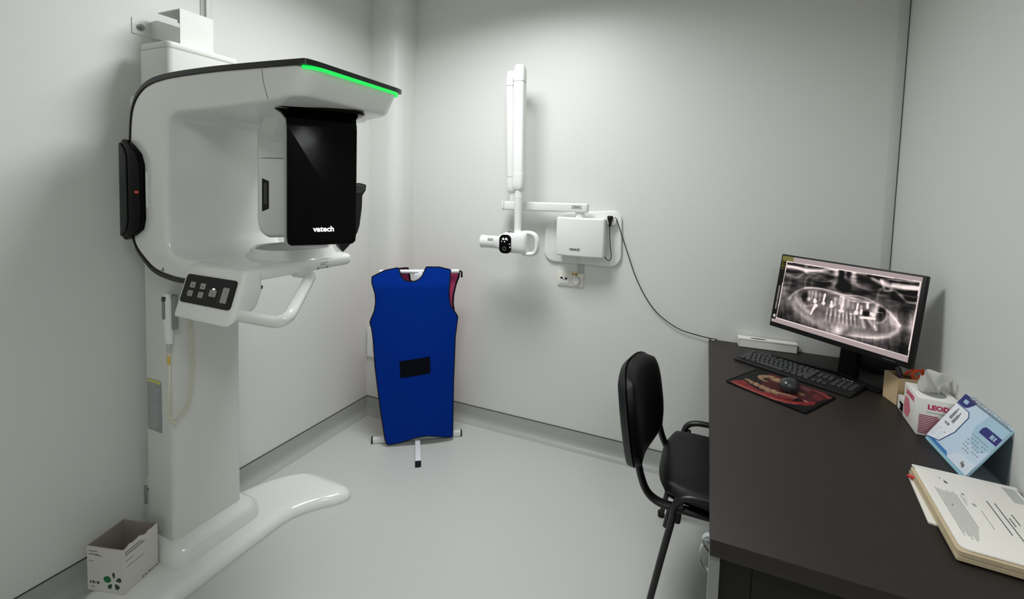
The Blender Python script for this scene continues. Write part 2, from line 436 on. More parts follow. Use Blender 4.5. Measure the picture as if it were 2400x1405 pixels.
# black rim around the outside of the C
def rim_band(path, y0, y1, th):
    bm = nb(); P = [Vector(p) for p in path]; rings = []
    for i, p in enumerate(P):
        t = (P[min(i+1, len(P)-1)]-P[max(i-1, 0)]).normalized(); nn = Vector((-t.y, t.x))
        q0 = p - nn*0.0030; q1 = p+nn*th[i]
        rings.append([(q0.x, y0, q0.y), (q1.x, y0, q1.y), (q1.x, y1, q1.y), (q0.x, y1, q0.y)])
    return loft(bm, rings)
path = [p for p in outer[:8]]
def band_th(n, a, b): return [a+(b-a)*min(1, i/(n*0.5)) for i in range(n)]
low = sm2(outer[:8], 4, False)[::-1]
low_th = [0.0018+0.0085*min(1, max(0, (i-6)/12)) for i in range(len(low))]
bm = rim_band(low[::-1], 0.9485, 1.3815, low_th[::-1])
for v in bm.verts: pass
obj('lower_rim', bm, M_rim, gantry)
up = sm2(outer[10:], 4, False)
up_th = [0.0018+0.0105*min(1, max(0, (i-4)/14)) for i in range(len(up))]
bm = rim_band(up, 0.9485, 1.3815, up_th)
for e in [e for e in bm.edges if all(abs(v.co.x+1.042) < 0.01 for v in e.verts) and abs(e.verts[0].co.y-e.verts[1].co.y) < 1e-3]: pass
bmesh.ops.bevel(bm, geom=[e for e in bm.edges if all(abs(v.co.x+1.042) < 0.01 for v in e.verts) and abs(e.verts[0].co.y-e.verts[1].co.y) < 1e-3], offset=0.055, segments=6, profile=0.5, affect='EDGES')
obj('upper_rim', bm, M_rim, gantry)
# green light strip round the nose, just below the rim
strip = []
for k in range(7):
    t = -PI/2+PI/2*k/6
    strip.append((-1.098+0.0575*math.cos(t), 1.006+0.0575*math.sin(t)))
strip = strip[2:]
for k in range(7):
    t = PI/2*k/6
    strip.append((-1.098+0.0575*math.cos(t), 1.324+0.0575*math.sin(t)))
bm = nb(); rg = []
S3 = [Vector(p) for p in strip]
for i, p in enumerate(S3):
    t = (S3[min(i+1, len(S3)-1)]-S3[max(i-1, 0)]).normalized(); nn = Vector((t.y, -t.x))
    q = p+nn*0.0012; q2 = p-nn*0.004
    rg.append([(q.x, q.y, 1.8185), (q.x, q.y, 1.8275), (q2.x, q2.y, 1.8275), (q2.x, q2.y, 1.8185)])
loft(bm, rg)
obj('light_strip', bm, M_led, gantry, label='glowing green light strip')
# housing joint line of the arm
bm = nb(); tube(bm, [(-1.222, 0.9494, 1.835), (-1.215, 0.9494, 1.79), (-1.196, 0.9494, 1.739)], 0.0008, 5)
obj('arm_joint', bm, M_seam, gantry)
# black panel on the near side of the gantry spine
spo = [(-1.907, 1.622), (-1.888, 1.634), (-1.850, 1.612), (-1.812, 1.582), (-1.797, 1.545), (-1.796, 1.36), (-1.808, 1.322), (-1.850, 1.298), (-1.886, 1.281), (-1.909, 1.292)]
bm = prism(nb(), spo, XZ, 0.930, 0.952); bev(bm, 0.003, 2, 50)
sp = obj('side_panel', bm, M_blackg, gantry, label='glossy black side panel')
obj('panel_edge', bev(prism(nb(), [(-1.907, 1.621), (-1.880, 1.602), (-1.868, 1.575), (-1.867, 1.35), (-1.880, 1.312), (-1.908, 1.294)], XZ, 0.926, 0.931), 0.002, 2, 50), mat('panel_reflection_grey', (44, 47, 46), 0.5, spec=0.3), sp if False else gantry)  # grey plate paints the wall's reflection on the panel's outer face
bm = nb(); box(bm, -1.822, -1.800, 0.9285, 0.9305, 1.447, 1.456)
obj('red_reflection', bm, M_redrefl, MC, smooth=False)  # red reflection in the glossy side panel, painted as a small glowing bar
bm = rbox(-1.793, -1.787, 0.947, 0.9505, 1.40, 1.52, 0.0012, 2)
obj('side_catch', bm, M_white2, MC)
bm = nb(); prism(bm, [(-1.716, 1.186), (-1.699, 1.186), (-1.703, 1.200)], XZ, 0.9492, 0.9497)
obj('warning_mark', bm, M_seam, MC, smooth=False)
# control console on the near side of the lower arm
prof = [(0.975, 1.2365), (0.9137, 1.2365), (0.8605, 1.0745), (0.955, 1.115), (0.975, 1.165)]
bm = prism(nb(), prof, lambda a, b, d: (d, a, b), -1.512, -1.2475)
bev(bm, 0.017, 5, 30)
con = obj('control_console', bm, M_white, MC, ang=32)
# control panel: a along X, b down the slope
e1 = Vector((1, 0, 0)); dn = Vector((0, -0.0260, -0.0775)).normalized(); nrm_p = Vector((0, dn.z, -dn.y)); 
if nrm_p.y > 0: nrm_p = -nrm_p
P0 = Vector((-1.490, 0.9030, 1.2065)) + nrm_p*0.0008
PL, PH = 0.228, 0.086
def pan(a0, a1, b0, b1, r, t0, t1, bm=None):
    bm = bm or nb()
    return prism(bm, rrect(a0, a1, b0, b1, r, 4), lambda a, b, d: P0+e1*a+dn*b+nrm_p*d, t0, t1)
cpn = obj('control_panel', pan(0, PL, 0, PH, 0.010, -0.003, 0.0016), M_black, MC, label='black control panel with grey buttons')
for a, b, wa, hb in ((0.176, 0.36, 0.10, 0.20), (0.385, 0.36, 0.10, 0.20), (0.172, 0.66, 0.10, 0.20), (0.386, 0.66, 0.10, 0.20), (0.61, 0.54, 0.135, 0.23)):
    bo = obj('button', pan((a-wa/2)*PL, (a+wa/2)*PL, (b-hb/2)*PH, (b+hb/2)*PH, 0.002, 0.0012, 0.0026), M_keyl, cpn)
    bm = nb(); prism(bm, [((a-0.012)*PL, (b+0.03)*PH), ((a+0.012)*PL, (b+0.03)*PH), (a*PL, (b-0.03)*PH)], lambda x, y, d: P0+e1*x+dn*y+nrm_p*d, 0.0024, 0.0029)
    for f in bm.faces: pass
    obj('button_mark', bm, M_pdark, cpn, smooth=False)
obj('display', pan(0.785*PL, 0.905*PL, 0.28*PH, 0.80*PH, 0.002, 0.0012, 0.0022), M_keyl, cpn, label='grey display window')
obj('ready_lamp', pan(0.585*PL, 0.63*PL, 0.37*PH, 0.41*PH, 0.0008, 0.0012, 0.0022), M_disp, cpn)
bm = nb()
for a in (0.497, 0.738): pan((a-0.004)*PL, (a+0.004)*PL, 0.36*PH, 0.80*PH, 0.0006, 0.0012, 0.0018, bm)
obj('panel_lines', bm, M_dgrey, cpn); bm = nb()
for a, b in ((0.105, 0.33), (0.315, 0.33), (0.10, 0.64), (0.318, 0.64)): pan((a-0.018)*PL, (a+0.018)*PL, (b-0.06)*PH, (b+0.06)*PH, 0.001, 0.0012, 0.0016, bm)
obj('panel_print', bm, M_dgrey, cpn)
# chin rest: truncated cone on the lower arm, grey tray in its top
bm = lathe(nb(), [(0.157, 0), (0.150, 0.006), (0.136, 0.032), (0.131, 0.0335), (0.126, 0.030), (0.124, 0.026)], (-1.412, 1.225, 1.233), seg=72)
cr = obj('chin_rest', bm, M_white, MC)
obj('chin_tray', lathe(nb(), [(0.1255, 0.0265), (0.1255, 0.0275)], (-1.412, 1.225, 1.233), seg=72), M_mgrey, cr, label='grey tray in the top of the chin rest')
bm = nb()
tube(bm, [(-1.2505, 1.205, 1.222), (-1.2505, 1.200, 1.215), (-1.2505, 1.225, 1.213)], 0.0008, 5)
tube(bm, [(-1.2505, 1.205, 1.222), (-1.2505, 1.235, 1.222)], 0.0008, 5); tube(bm, [(-1.2505, 1.196, 1.203), (-1.2505, 1.226, 1.203)], 0.0007, 5)
for y in (1.190, 1.232): box(bm, -1.2515, -1.2505, y-0.003, y+0.003, 1.199, 1.207)
obj('arm_marking', bm, M_mgrey, MC, smooth=False)
# patient handle: bent tube from the console out and back under the lower arm
hp = [(-1.29, 0.905, 1.103), (-1.20, 0.905, 1.105), (-1.125, 0.905, 1.106), (-1.098, 0.909, 1.110), (-1.088, 0.925, 1.119), (-1.105, 0.96, 1.135), (-1.190, 1.09, 1.182), (-1.214, 1.120, 1.191), (-1.240, 1.128, 1.196), (-1.29, 1.128, 1.196)]
obj('patient_handle', tube(nb(), smooth_path(hp, 6), 0.0175, 16), M_white, MC)
bm = nb(); cyl(bm, (-1.30, 0.985, 1.19), (-1.30, 0.985, 1.170), 0.008, seg=14); cyl(bm, (-1.30, 0.985, 1.172), (-1.285, 1.0, 1.168), 0.006, seg=12)
obj('release_knob', bm, M_black, MC)
# rotating unit, turned about its axis under the arm
RA = math.radians(36)
RW_ = Vector((math.sin(RA), math.cos(RA), 0)); RN = Vector((math.cos(RA), -math.sin(RA), 0)); R0 = Vector((-1.205, 1.02, 0))
def ru(s, z, d): return R0+RW_*s+Vector((0, 0, z))+RN*d       # d = towards the viewer side
ru2 = lambda a, b, d: ru(a, b, d)
# yoke: black dish under the arm
bm = prism(nb(), rrect(-0.09, 0.245, -0.36, -0.005, 0.05, 6), lambda a, b, d: ru(a, d, b), 1.731, 1.742)
bev(bm, 0.01, 3, 50)
obj('yoke_top', bm, M_blackg, MC, label='black yoke under the arm')
slab = [(0.013, 1.303), (0.197, 1.303), (0.207, 1.312), (0.209, 1.33), (0.209, 1.69), (0.211, 1.712), (0.222, 1.730), (0.236, 1.7385), (0.236, 1.743),
        (-0.050, 1.743), (-0.050, 1.737), (-0.030, 1.730), (-0.012, 1.716), (0.000, 1.696), (0.002, 1.67), (0.002, 1.33), (0.004, 1.311)]
bm = nb(); NV = 26
prism(bm, slab, ru2, -0.032, 0.0)
bmesh.ops.bisect_plane(bm, geom=bm.verts[:]+bm.edges[:]+bm.faces[:], plane_co=(0, 0, 1.675), plane_no=(0, 0, 1))
bmesh.ops.bisect_plane(bm, geom=bm.verts[:]+bm.edges[:]+bm.faces[:], plane_co=(0, 0, 1.70), plane_no=(0, 0, 1))
for v in bm.verts:
    if v.co.z > 1.68:
        v.co -= RN*(0.55*(v.co.z-1.68)+6.0*(v.co.z-1.68)**2)
bev(bm, 0.004, 3, 34)
det = obj('detector_panel', bm, M_blackg, MC, ang=30, label='glossy black display panel with lit lettering')
obj('lit_logo', text_bm('vatech', 0.024, ru(0.1085, 1.3535, 0.0004), RW_, (0, 0, 1), 0.0004, bold=0.0006), M_logo, det, smooth=False, label='white lit lettering')
# light grey side edge of the slab
obj('detector_back', bev(prism(nb(), rrect(-0.003, 0.20, 1.300, 1.69, 0.014, 4), ru2, -0.050, -0.030), 0.005, 2, 40), M_lgrey, MC)
tb = [(0.165, 1.285), (0.177, 1.268), (0.200, 1.293), (0.225, 1.335), (0.232, 1.36), (0.239, 1.42), (0.240, 1.462), (0.251, 1.480), (0.253, 1.500), (0.232, 1.505), (0.19, 1.503)]
bm = bev(prism(nb(), tb, ru2, -0.125, -0.052), 0.004, 2, 34)
tsr = obj('temple_support', bm, mat('support_grey', (38, 38, 38), 0.4, spec=0.3), MC)
obj('temple_pad', bev(prism(nb(), [(0.19, 1.470), (0.234, 1.470), (0.247, 1.483), (0.247, 1.498), (0.19, 1.498)], ru2, -0.053, -0.0505), 0.001, 1), M_dgrey, tsr)
# tube head housing at the far side
hd = [(-0.030, 1.297), (0.170, 1.297), (0.205, 1.33), (0.205, 1.74), (-0.035, 1.74), (-0.068, 1.685), (-0.068, 1.355), (-0.062, 1.325), (-0.048, 1.304)]
bm = prism(nb(), hd, ru2, -0.42, -0.30)
bev(bm, 0.016, 4, 34)
hdo = obj('tube_head', bm, M_white, MC)
bm = nb()
def hq(z, s0, s1, sc, d0, d1, dc):
    return [ru(s0, z, d0), ru(s0, z, d1-dc), ru(s0+sc, z, d1), ru(s1, z, d1), ru(s1, z, d0)]
loft(bm, [hq(1.645, -0.066, 0.204, 0.030, -0.42, -0.2985, 0.03), hq(1.668, -0.066, 0.204, 0.045, -0.42, -0.285, 0.045), hq(1.742, -0.048, 0.204, 0.055, -0.40, -0.13, 0.07)])
bev(bm, 0.004, 2, 30)
obj('head_hood', bm, M_white, hdo)
bm = nb()
tube(bm, [ru(-0.0675, 1.583, -0.40), ru(-0.0675, 1.583, -0.318), ru(-0.060, 1.584, -0.302), ru(-0.045, 1.585, -0.2995), ru(0.19, 1.588, -0.2995)], 0.0011, 5)
tube(bm, [ru(-0.02, 1.655, -0.2997), ru(0.05, 1.650, -0.2995)], 0.001, 5)
obj('head_joint', bm, M_pdark, hdo)
bm = bev(prism(nb(), [(-0.056, 1.512), (-0.034, 1.503), (-0.034, 1.403), (-0.056, 1.393)], ru2, -0.302, -0.2985), 0.001, 1, 30)
wn = obj('beam_window', bm, M_black, hdo, label='black slanted beam window')
obj('beam_slit', prism(nb(), rect(-0.050, -0.041, 1.42, 1.495), ru2, -0.2988, -0.298), M_dgrey, wn, smooth=False)
bm = nb(); prism(bm, rect(-0.3985, -0.3905, 1.315, 1.334), lambda a, b, d: ru(d, b, a), -0.0685, -0.0680)
obj('head_mark', bm, M_mgrey, hdo, smooth=False)

# ================================================================== EXPOSURE SWITCH hanging on the column
HS = thing('exposure_switch', 'white hand exposure switch with coiled cord hanging on the machine column', 'hand switch', (-1.83, 0.99, 0.95))
obj('holder', rbox(-1.789, -1.757, 1.010, 1.0295, 0.955, 1.082, 0.006, 3), M_mgrey, HS, label='grey holder plate')
hb = []
for z, rx, ry, ox in ((1.090, 0.006, 0.006, 0.002), (1.085, 0.013, 0.012, 0.0), (1.06, 0.0165, 0.015, 0.0), (1.02, 0.0165, 0.015, 0), (0.98, 0.015, 0.014, 0.002), (0.93, 0.013, 0.012, 0.004), (0.905, 0.011, 0.010, 0.005)):
    hb.append([(-1.822+ox+rx*math.cos(t), 1.000+ry*math.sin(t), z) for t in [2*PI*k/18 for k in range(18)]])
SX = 0.034
hb = [[(-1.822+SX+(x+1.822)*1.25, y+0.008, z) for x, y, z in r] for r in hb]
hsb = obj('body', loft(nb(), hb), M_white2, HS)
obj('grip_inset', bev(prism(nb(), rrect(-1.8275+SX, -1.8115+SX, 0.995, 1.064, 0.0078, 4), XZ, 0.9915, 1.002), 0.002, 2), M_mgrey, hsb)
obj('trigger_button', rbox(-1.8275+SX, -1.8115+SX, 0.9895, 1.002, 1.060, 1.078, 0.004, 3), M_dgrey, hsb)
bm = nb(); cyl(bm, (-1.817+SX, 1.008, 0.906), (-1.815+SX, 1.008, 0.868), 0.009, 0.005, 16)
obj('strain_relief', bm, M_lgrey, HS)
bm = nb(); cyl(bm, (-1.8155+SX, 1.0065, 0.856), (-1.8150+SX, 1.0065, 0.828), 0.0052, seg=12)
obj('cord_tag', bm, M_yellow, HS)
obj('straight_cord', tube(nb(), smooth_path([(-1.8155+SX, 1.008, 0.870), (-1.815+SX, 1.008, 0.83), (-1.818+SX, 1.009, 0.77), (-1.823+SX, 1.010, 0.725)], 5), 0.0028, 8), M_cord, HS)
cpth = smooth_path([(-1.823+SX, 1.010, 0.725), (-1.829+SX, 1.010, 0.68), (-1.826+SX, 1.010, 0.635), (-1.806+SX, 1.012, 0.608), (-1.782, 1.026, 0.606), (-1.786, 1.066, 0.635), (-1.787, 1.086, 0.71), (-1.787, 1.091, 0.79), (-1.787, 1.089, 0.88), (-1.787, 1.086, 0.97), (-1.787, 1.084, 1.06), (-1.787, 1.084, 1.14)], 8)
L = [0.0]
for a, b in zip(cpth, cpth[1:]): L.append(L[-1]+(b-a).length)
def along(s):
    for i in range(len(L)-1):
        if L[i+1] >= s:
            k = (s-L[i])/max(1e-9, L[i+1]-L[i]); return cpth[i].lerp(cpth[i+1], k), (cpth[i+1]-cpth[i]).normalized()
    return cpth[-1], (cpth[-1]-cpth[-2]).normalized()
turns = 92; hel = []
for k in range(turns*9+1):
    t = k/(turns*9); p, d = along(t*L[-1])
    n1 = Vector((0, 1, 0)); n1 = (n1-d*n1.dot(d)).normalized(); n2 = d.cross(n1)
    rr = 0.0048+0.0022*t
    hel.append(p+(n1*math.cos(2*PI*turns*t)+n2*math.sin(2*PI*turns*t))*rr)
obj('coiled_cord', tube(nb(), hel, 0.0021, 5), M_cord, HS)

# ================================================================== TORN CARTON on the foot plate
CT = thing('cardboard_carton', 'open white carton with green petal mark and torn rim at the machine foot', 'box', (-1.893, 0.909, 0.0505))
CA, CB, CC, CD = Vector((-1.945, 0.826)), Vector((-1.807, 0.866)), Vector((-1.842, 0.993)), Vector((-1.979, 0.953))
ZB, ZT = 0.0508, 0.213
def wallstrip(bm, p, q, tops, inw, th=0.003):
    n = len(tops)
    d = Vector((inw.x, inw.y, 0))*th
    O, I = [], []
    for k, zt in enumerate(tops):
        r = p.lerp(q, k/(n-1))
        O.append((bm.verts.new((r.x, r.y, ZB)), bm.verts.new((r.x, r.y, zt))))
        I.append((bm.verts.new((r.x+d.x, r.y+d.y, ZB)), bm.verts.new((r.x+d.x, r.y+d.y, zt))))
    for k in range(n-1):
        bm.faces.new((O[k][0], O[k+1][0], O[k+1][1], O[k][1])).material_index = 0
        bm.faces.new((I[k][0], I[k][1], I[k+1][1], I[k+1][0])).material_index = 1
        bm.faces.new((O[k][1], O[k+1][1], I[k+1][1], I[k][1])).material_index = 1
        bm.faces.new((O[k][0], I[k][0], I[k+1][0], O[k+1][0])).material_index = 1
    for k in (0, n-1): bm.faces.new((O[k][0], O[k][1], I[k][1], I[k][0])).material_index = 0
cen = (CA+CB+CC+CD)/4
bm = nb()
def inw(p, q): return (cen-(p+q)/2).normalized()
wallstrip(bm, CA, CB, [ZT, ZT-0.001, ZT], inw(CA, CB))
torn = [ZT, ZT+0.001, ZT+0.010, ZT+0.006, ZT+0.008, ZT+0.010, ZT+0.002, ZT-0.002, ZT+0.006, ZT+0.003, ZT+0.008, ZT+0.004]
wallstrip(bm, CB, CC, [ZT-0.001, ZT+0.001, ZT+0.007, ZT+0.003, ZT+0.005, ZT+0.008, ZT+0.001, ZT-0.003, ZT+0.003, ZT+0.001, ZT+0.004, ZT+0.002], inw(CB, CC))
wallstrip(bm, CC, CD, [ZT+0.002, ZT, ZT], inw(CC, CD))
wallstrip(bm, CD, CA, [ZT, ZT, ZT], inw(CD, CA))
f = bm.faces.new([bm.verts.new((p.x, p.y, ZB+0.002)) for p in (CA, CB, CC, CD)]); f.material_index = 1
bmx = bm
me = obj('carton_body', bm, [M_card, M_cardin], CT, smooth=False)
eA = Vector((*(CB-CA), 0)); lA = eA.length; eA.normalize()
eB = Vector((*(CC-CB), 0)); lB = eB.length; eB.normalize()
UPZ = Vector((0, 0, 1))
OA = Vector((CA.x, CA.y, ZB))+UPZ.cross(eA)*-0.0004; OB = Vector((CB.x, CB.y, ZB))+UPZ.cross(eB)*-0.0004
bm = nb()
# front face print (0..lA, 0..0.162)
for a0, a1, b0, b1 in ((0.06, 0.30, 0.885, 0.905), (0.06, 0.34, 0.815, 0.84), (0.06, 0.18, 0.665, 0.68), (0.10, 0.20, 0.09, 0.105)):
    plate(bm, OA, eA, UPZ, rect(a0*lA, a1*lA, b0*0.162, b1*0.162), 0.0003)
plate(bm, OA, eA, UPZ, rect(0.24*lA, 0.42*lA, 0.80*0.162, 0.815*0.162), 0.0003)
obj('front_print', bm, M_print, CT, smooth=False); bm = nb()
for a0, a1, b0, b1 in ((0.05, 0.53, 0.90, 0.925), (0.05, 0.60, 0.835, 0.865), (0.05, 0.27, 0.70, 0.713), (0.08, 0.56, 0.56, 0.572)):
    bs = [(a0, b0), (a1, b0), (a1, b1), (a0, b1)]
    plate(bm, OB, eB, UPZ, [(a*lB, b*0.162) for a, b in bs], 0.0003)
obj('side_print', bm, M_print, CT, smooth=False)
bm = nb()
for a0, a1 in ((0.07, 0.11), (0.14, 0.20), (0.23, 0.245), (0.27, 0.33)):
    plate(bm, OA, eA, UPZ, rect(a0*lA, a1*lA, 0.17*0.162, 0.225*0.162), 0.0003)
obj('front_symbols', bm, M_pdark, CT, smooth=False); bm = nb()
for a0, a1 in ((0.52, 0.57), (0.60, 0.65), (0.70, 0.78), (0.80, 0.83), (0.86, 0.89), (0.92, 0.97)):
    plate(bm, OB, eB, UPZ, rect(a0*lB, a1*lB, 0.035*0.162, 0.06*0.162), 0.0003)
obj('side_symbols', bm, M_pdark, CT, smooth=False)
bm = nb(); plate(bm, OA, eA, UPZ, [(0.555*lA+0.0148*math.cos(t), 0.30*0.162+0.0118*math.sin(t)) for t in [2*PI*k/24 for k in range(24)]], 0.0004)
obj('green_dot', bm, M_green, CT, smooth=False)
bm = nb()
def petal(cx, cy, ln, wd, ang):
    pts = []
    for k in range(18):
        t = 2*PI*k/18; x = ln*0.5*math.cos(t); y = wd*0.5*math.sin(t)*(1.0+0.55*math.cos(t))
        pts.append((cx+x*math.cos(ang)-y*math.sin(ang), cy+x*math.sin(ang)+y*math.cos(ang)))
    plate(bm, OA, eA, UPZ, pts, 0.0004)
petal(0.735*lA, 0.405*0.162, 0.022, 0.010, math.radians(95)); petal(0.865*lA, 0.315*0.162, 0.022, 0.015, math.radians(15))
petal(0.63*lA, 0.155*0.162, 0.021, 0.014, math.radians(230)); petal(0.815*lA, 0.165*0.162, 0.022, 0.016, math.radians(-50))
obj('green_petals', bm, M_green2, CT, smooth=False)

# ================================================================== APRON STAND AND THE TWO APRONS
AC = Vector((-1.54, 2.22, 0)); AN = Vector((0.587, -0.81, 0)); AX = Vector((0.81, 0.587, 0))
def ap(s, z, d): return AC+AX*s+AN*d+Vector((0, 0, z))
ST = thing('apron_stand', 'white tube floor stand on a cross base carrying the x-ray aprons', 'stand', tuple(AC))
def sqbar(p, q, wd, ht):
    p, q = Vector(p), Vector(q); d = (q-p).normalized(); n = Vector((-d.y, d.x, 0))
    bm = nb(); R = []
    for r in (p, q): R.append([r+n*wd/2, r+n*wd/2+Vector((0, 0, ht)), r-n*wd/2+Vector((0, 0, ht)), r-n*wd/2])
    loft(bm, R); return bev(bm, 0.003, 2)
bz = Vector((0, 0, 0.002))
obj('cross_bar', sqbar(ap(-0.255, 0.002, 0), ap(0.255, 0.002, 0), 0.03, 0.03), M_tube, ST)
obj('front_foot', sqbar(ap(0, 0.002, 0.015), ap(0, 0.002, 0.275), 0.03, 0.028), M_tube, ST)
obj('rear_foot', sqbar(ap(0, 0.002, -0.015), ap(0, 0.002, -0.17), 0.03, 0.028), M_tube, ST)
for s in (-1, 1):
    obj('end_cap', sqbar(ap(s*0.255, 0.001, 0), ap(s*0.263, 0.001, 0), 0.032, 0.032), M_black, ST)
obj('end_cap', sqbar(ap(0, 0.001, 0.270), ap(0, 0.001, 0.284), 0.032, 0.030), M_black, ST)
bm = nb(); cyl(bm, ap(0.0, 0.03, 0), ap(0.0, 1.00, 0), 0.013)
obj('upright', bm, M_tube, ST)
bm = nb(); tube(bm, [ap(-0.23, 1.002, -0.02), ap(0.225, 1.002, -0.02)], 0.012, 14)
obj('hanger_bar', bm, M_tube, ST)
bm = nb(); tube(bm, [ap(0.225, 1.002, -0.02), ap(0.242, 0.998, -0.02), ap(0.243, 0.965, -0.02)], 0.006, 10)
obj('bar_hook', bm, M_black, ST)
obj('hanger_plate', bev(prism(nb(), rrect(-0.035, 0.035, 0.91, 0.995, 0.006, 3), lambda a, b, d: ap(a, b, d), -0.004, 0.02), 0.002, 2), M_tube, ST)
def interp(tab, x):
    if x <= tab[0][0]: return tab[0][1]
    for (a, fa), (b, fb) in zip(tab, tab[1:]):
        if x <= b: return fa+(fb-fa)*(x-a)/(b-a)
    return tab[-1][1]
def cloth(Lt, Rt, Tt, Bt, zt, zb, dfun, th, na=64, nb_=60):
    """front cloth sheet: left/right limits by height, top/bottom offsets along the width"""
    bm = nb(); G = {}; H = {}
    for j in range(nb_+1):
        b = j/nb_; z0 = zt+(zb-zt)*b
        l, r = interp(Lt, z0), interp(Rt, z0)
        for i in range(na+1):
            s = l+(r-l)*i/na
            z = z0+interp(Tt, s)*max(0, 1-b*7)+interp(Bt, s)*max(0, 1-(1-b)*5)
            d = dfun(s, z)
            G[i, j] = bm.verts.new(ap(s, z, d)); H[i, j] = bm.verts.new(ap(s, z, d-th))
    for j in range(nb_):
        for i in range(na):
            bm.faces.new((G[i, j], G[i+1, j], G[i+1, j+1], G[i, j+1])); bm.faces.new((H[i, j], H[i, j+1], H[i+1, j+1], H[i+1, j]))
    edge = [(i, 0) for i in range(na)]+[(na, j) for j in range(nb_)]+[(na-i, nb_) for i in range(na)]+[(0, nb_-j) for j in range(nb_)]
    m = len(edge)
    for k in range(m):
        a, b = edge[k], edge[(k+1) % m]
        bm.faces.new((G[a], H[a], H[b], G[b]))
    return bm, [(G[e].co+H[e].co)/2 for e in edge]
Lb = [(0.01, -0.165), (0.04, -0.182), (0.218, -0.209), (0.469, -0.242), (0.618, -0.253), (0.69, -0.263), (0.724, -0.274), (0.75, -0.266), (0.789, -0.250), (0.84, -0.243), (0.886, -0.246), (0.94, -0.257), (0.985, -0.266), (1.03, -0.266)]
Rb = [(0.01, 0.202), (0.342, 0.200), (0.624, 0.204), (0.70, 0.212), (0.748, 0.217), (0.77, 0.202), (0.815, 0.172), (0.86, 0.164), (0.903, 0.162), (0.96, 0.167), (1.018, 0.171), (1.04, 0.171)]
Tb = [(-0.27, -0.050), (-0.20, -0.014), (-0.125, 0.002), (-0.118, -0.015), (-0.108, -0.045), (-0.09, -0.066), (-0.06, -0.074), (-0.03, -0.072), (-0.008, -0.062), (0.010, -0.045), (0.022, -0.02), (0.032, 0.006), (0.107, 0.004), (0.175, -0.013)]
Bb = [(-0.19, 0.012), (-0.165, -0.006), (-0.14, -0.005), (-0.09, 0.004), (-0.05, 0.016), (-0.01, 0.030), (0.03, 0.036), (0.06, 0.036), (0.10, 0.028), (0.15, 0.014), (0.19, 0.004), (0.21, 0.006)]
def d_blue(s, z):
    return 0.046+0.030*math.cos(s*6.0)*(0.55+0.45*min(1, max(0, (1.0-z)/0.5)))+0.008*math.sin(s*19+z*3)*max(0, (0.75-z))-0.03*max(0, (z-0.93)/0.1)
bm, edge = cloth(Lb, Rb, Tb, Bb, 1.03, 0.022, d_blue, 0.008)
BA = thing('lead_apron', 'royal blue x-ray apron with black edging hanging at the front of the stand', 'apron', tuple(ap(0, 0.02, 0.05)))
obj('apron_cloth', bm, M_blue, BA)
obj('binding', tube(nb(), edge, 0.0048, 8, closed=True), M_bind, BA, label='black edge binding')
bm = nb(); vq = [(-0.109, 0.505), (0.060, 0.527), (0.066, 0.430), (-0.103, 0.408)]
G = []
for j in range(7):
    row = []
    for i in range(13):
        a, b = i/12, j/6
        s = (vq[0][0]*(1-a)+vq[1][0]*a)*(1-b)+(vq[3][0]*(1-a)+vq[2][0]*a)*b
        z = (vq[0][1]*(1-a)+vq[1][1]*a)*(1-b)+(vq[3][1]*(1-a)+vq[2][1]*a)*b
        row.append((bm.verts.new(ap(s, z, d_blue(s, z)+0.002)), bm.verts.new(ap(s, z, d_blue(s, z)-0.003))))
    G.append(row)
for j in range(6):
    for i in range(12):
        bm.faces.new((G[j][i][0], G[j][i+1][0], G[j+1][i+1][0], G[j+1][i][0])); bm.faces.new((G[j][i][1], G[j+1][i][1], G[j+1][i+1][1], G[j][i+1][1]))
obj('hook_patch', bm, M_velcro, BA, label='black fastening patch')
Lp = [(0.03, -0.13), (0.3, -0.16), (0.70, -0.20), (0.78, -0.18), (0.9, -0.19), (1.02, -0.20)]
Rp = [(0.03, 0.17), (0.3, 0.185), (0.70, 0.196), (0.76, 0.204), (0.80, 0.196), (0.85, 0.198), (0.93, 0.212), (0.99, 0.229), (1.03, 0.231)]
Tp = [(-0.23, -0.03), (-0.12, 0.0), (-0.068, 0.004), (-0.060, -0.07), (-0.03, -0.085), (0.0, -0.085), (0.02, -0.06), (0.03, 0.0), (0.19, -0.020), (0.24, -0.032)]
Bp = [(-0.2, 0.01), (0, 0.02), (0.06, 0.0), (0.1, -0.03), (0.14, -0.02), (0.2, 0.02)]
bm, edge = cloth(Lp, Rp, Tp, Bp, 1.015, 0.045, lambda s, z: -0.045-0.006*math.sin(s*14), 0.007)
PA = thing('lead_apron', 'pink x-ray apron with black edging hidden behind the blue one', 'apron', tuple(ap(0, 0.04, -0.05)))
obj('apron_cloth', bm, M_pink, PA)
obj('binding', tube(nb(), edge, 0.006, 8, closed=True), M_bind, PA, label='black edge binding')
bm = nb(); pillow(bm, lambda x, y, h: ap(0.098+x, 0.045+y, -0.04+h), 0.034, 0.038, 0.012, 0.012, 10, 0.9, 4)
obj('hanging_strap', bm, M_bind, PA, label='black strap end showing below the hem')

def roundpoly(pts, rad, seg=6):
    out = []; n = len(pts)
    for i in range(n):
        a, p, b = Vector(pts[i-1]), Vector(pts[i]), Vector(pts[(i+1) % n]); r = rad[i] if isinstance(rad, (list, tuple)) else rad
        u, v = (a-p).normalized(), (b-p).normalized(); h = u.angle(v)/2; L_ = r/math.tan(h)
        c = p+(u+v).normalized()*(r/math.sin(h)); p0 = p+u*L_; p1 = p+v*L_
        a0 = math.atan2(p0.y-c.y, p0.x-c.x); a1 = math.atan2(p1.y-c.y, p1.x-c.x); d = (a1-a0+PI) % (2*PI)-PI
        out += [(c.x+r*math.cos(a0+d*k/seg), c.y+r*math.sin(a0+d*k/seg)) for k in range(seg+1)]
    return out
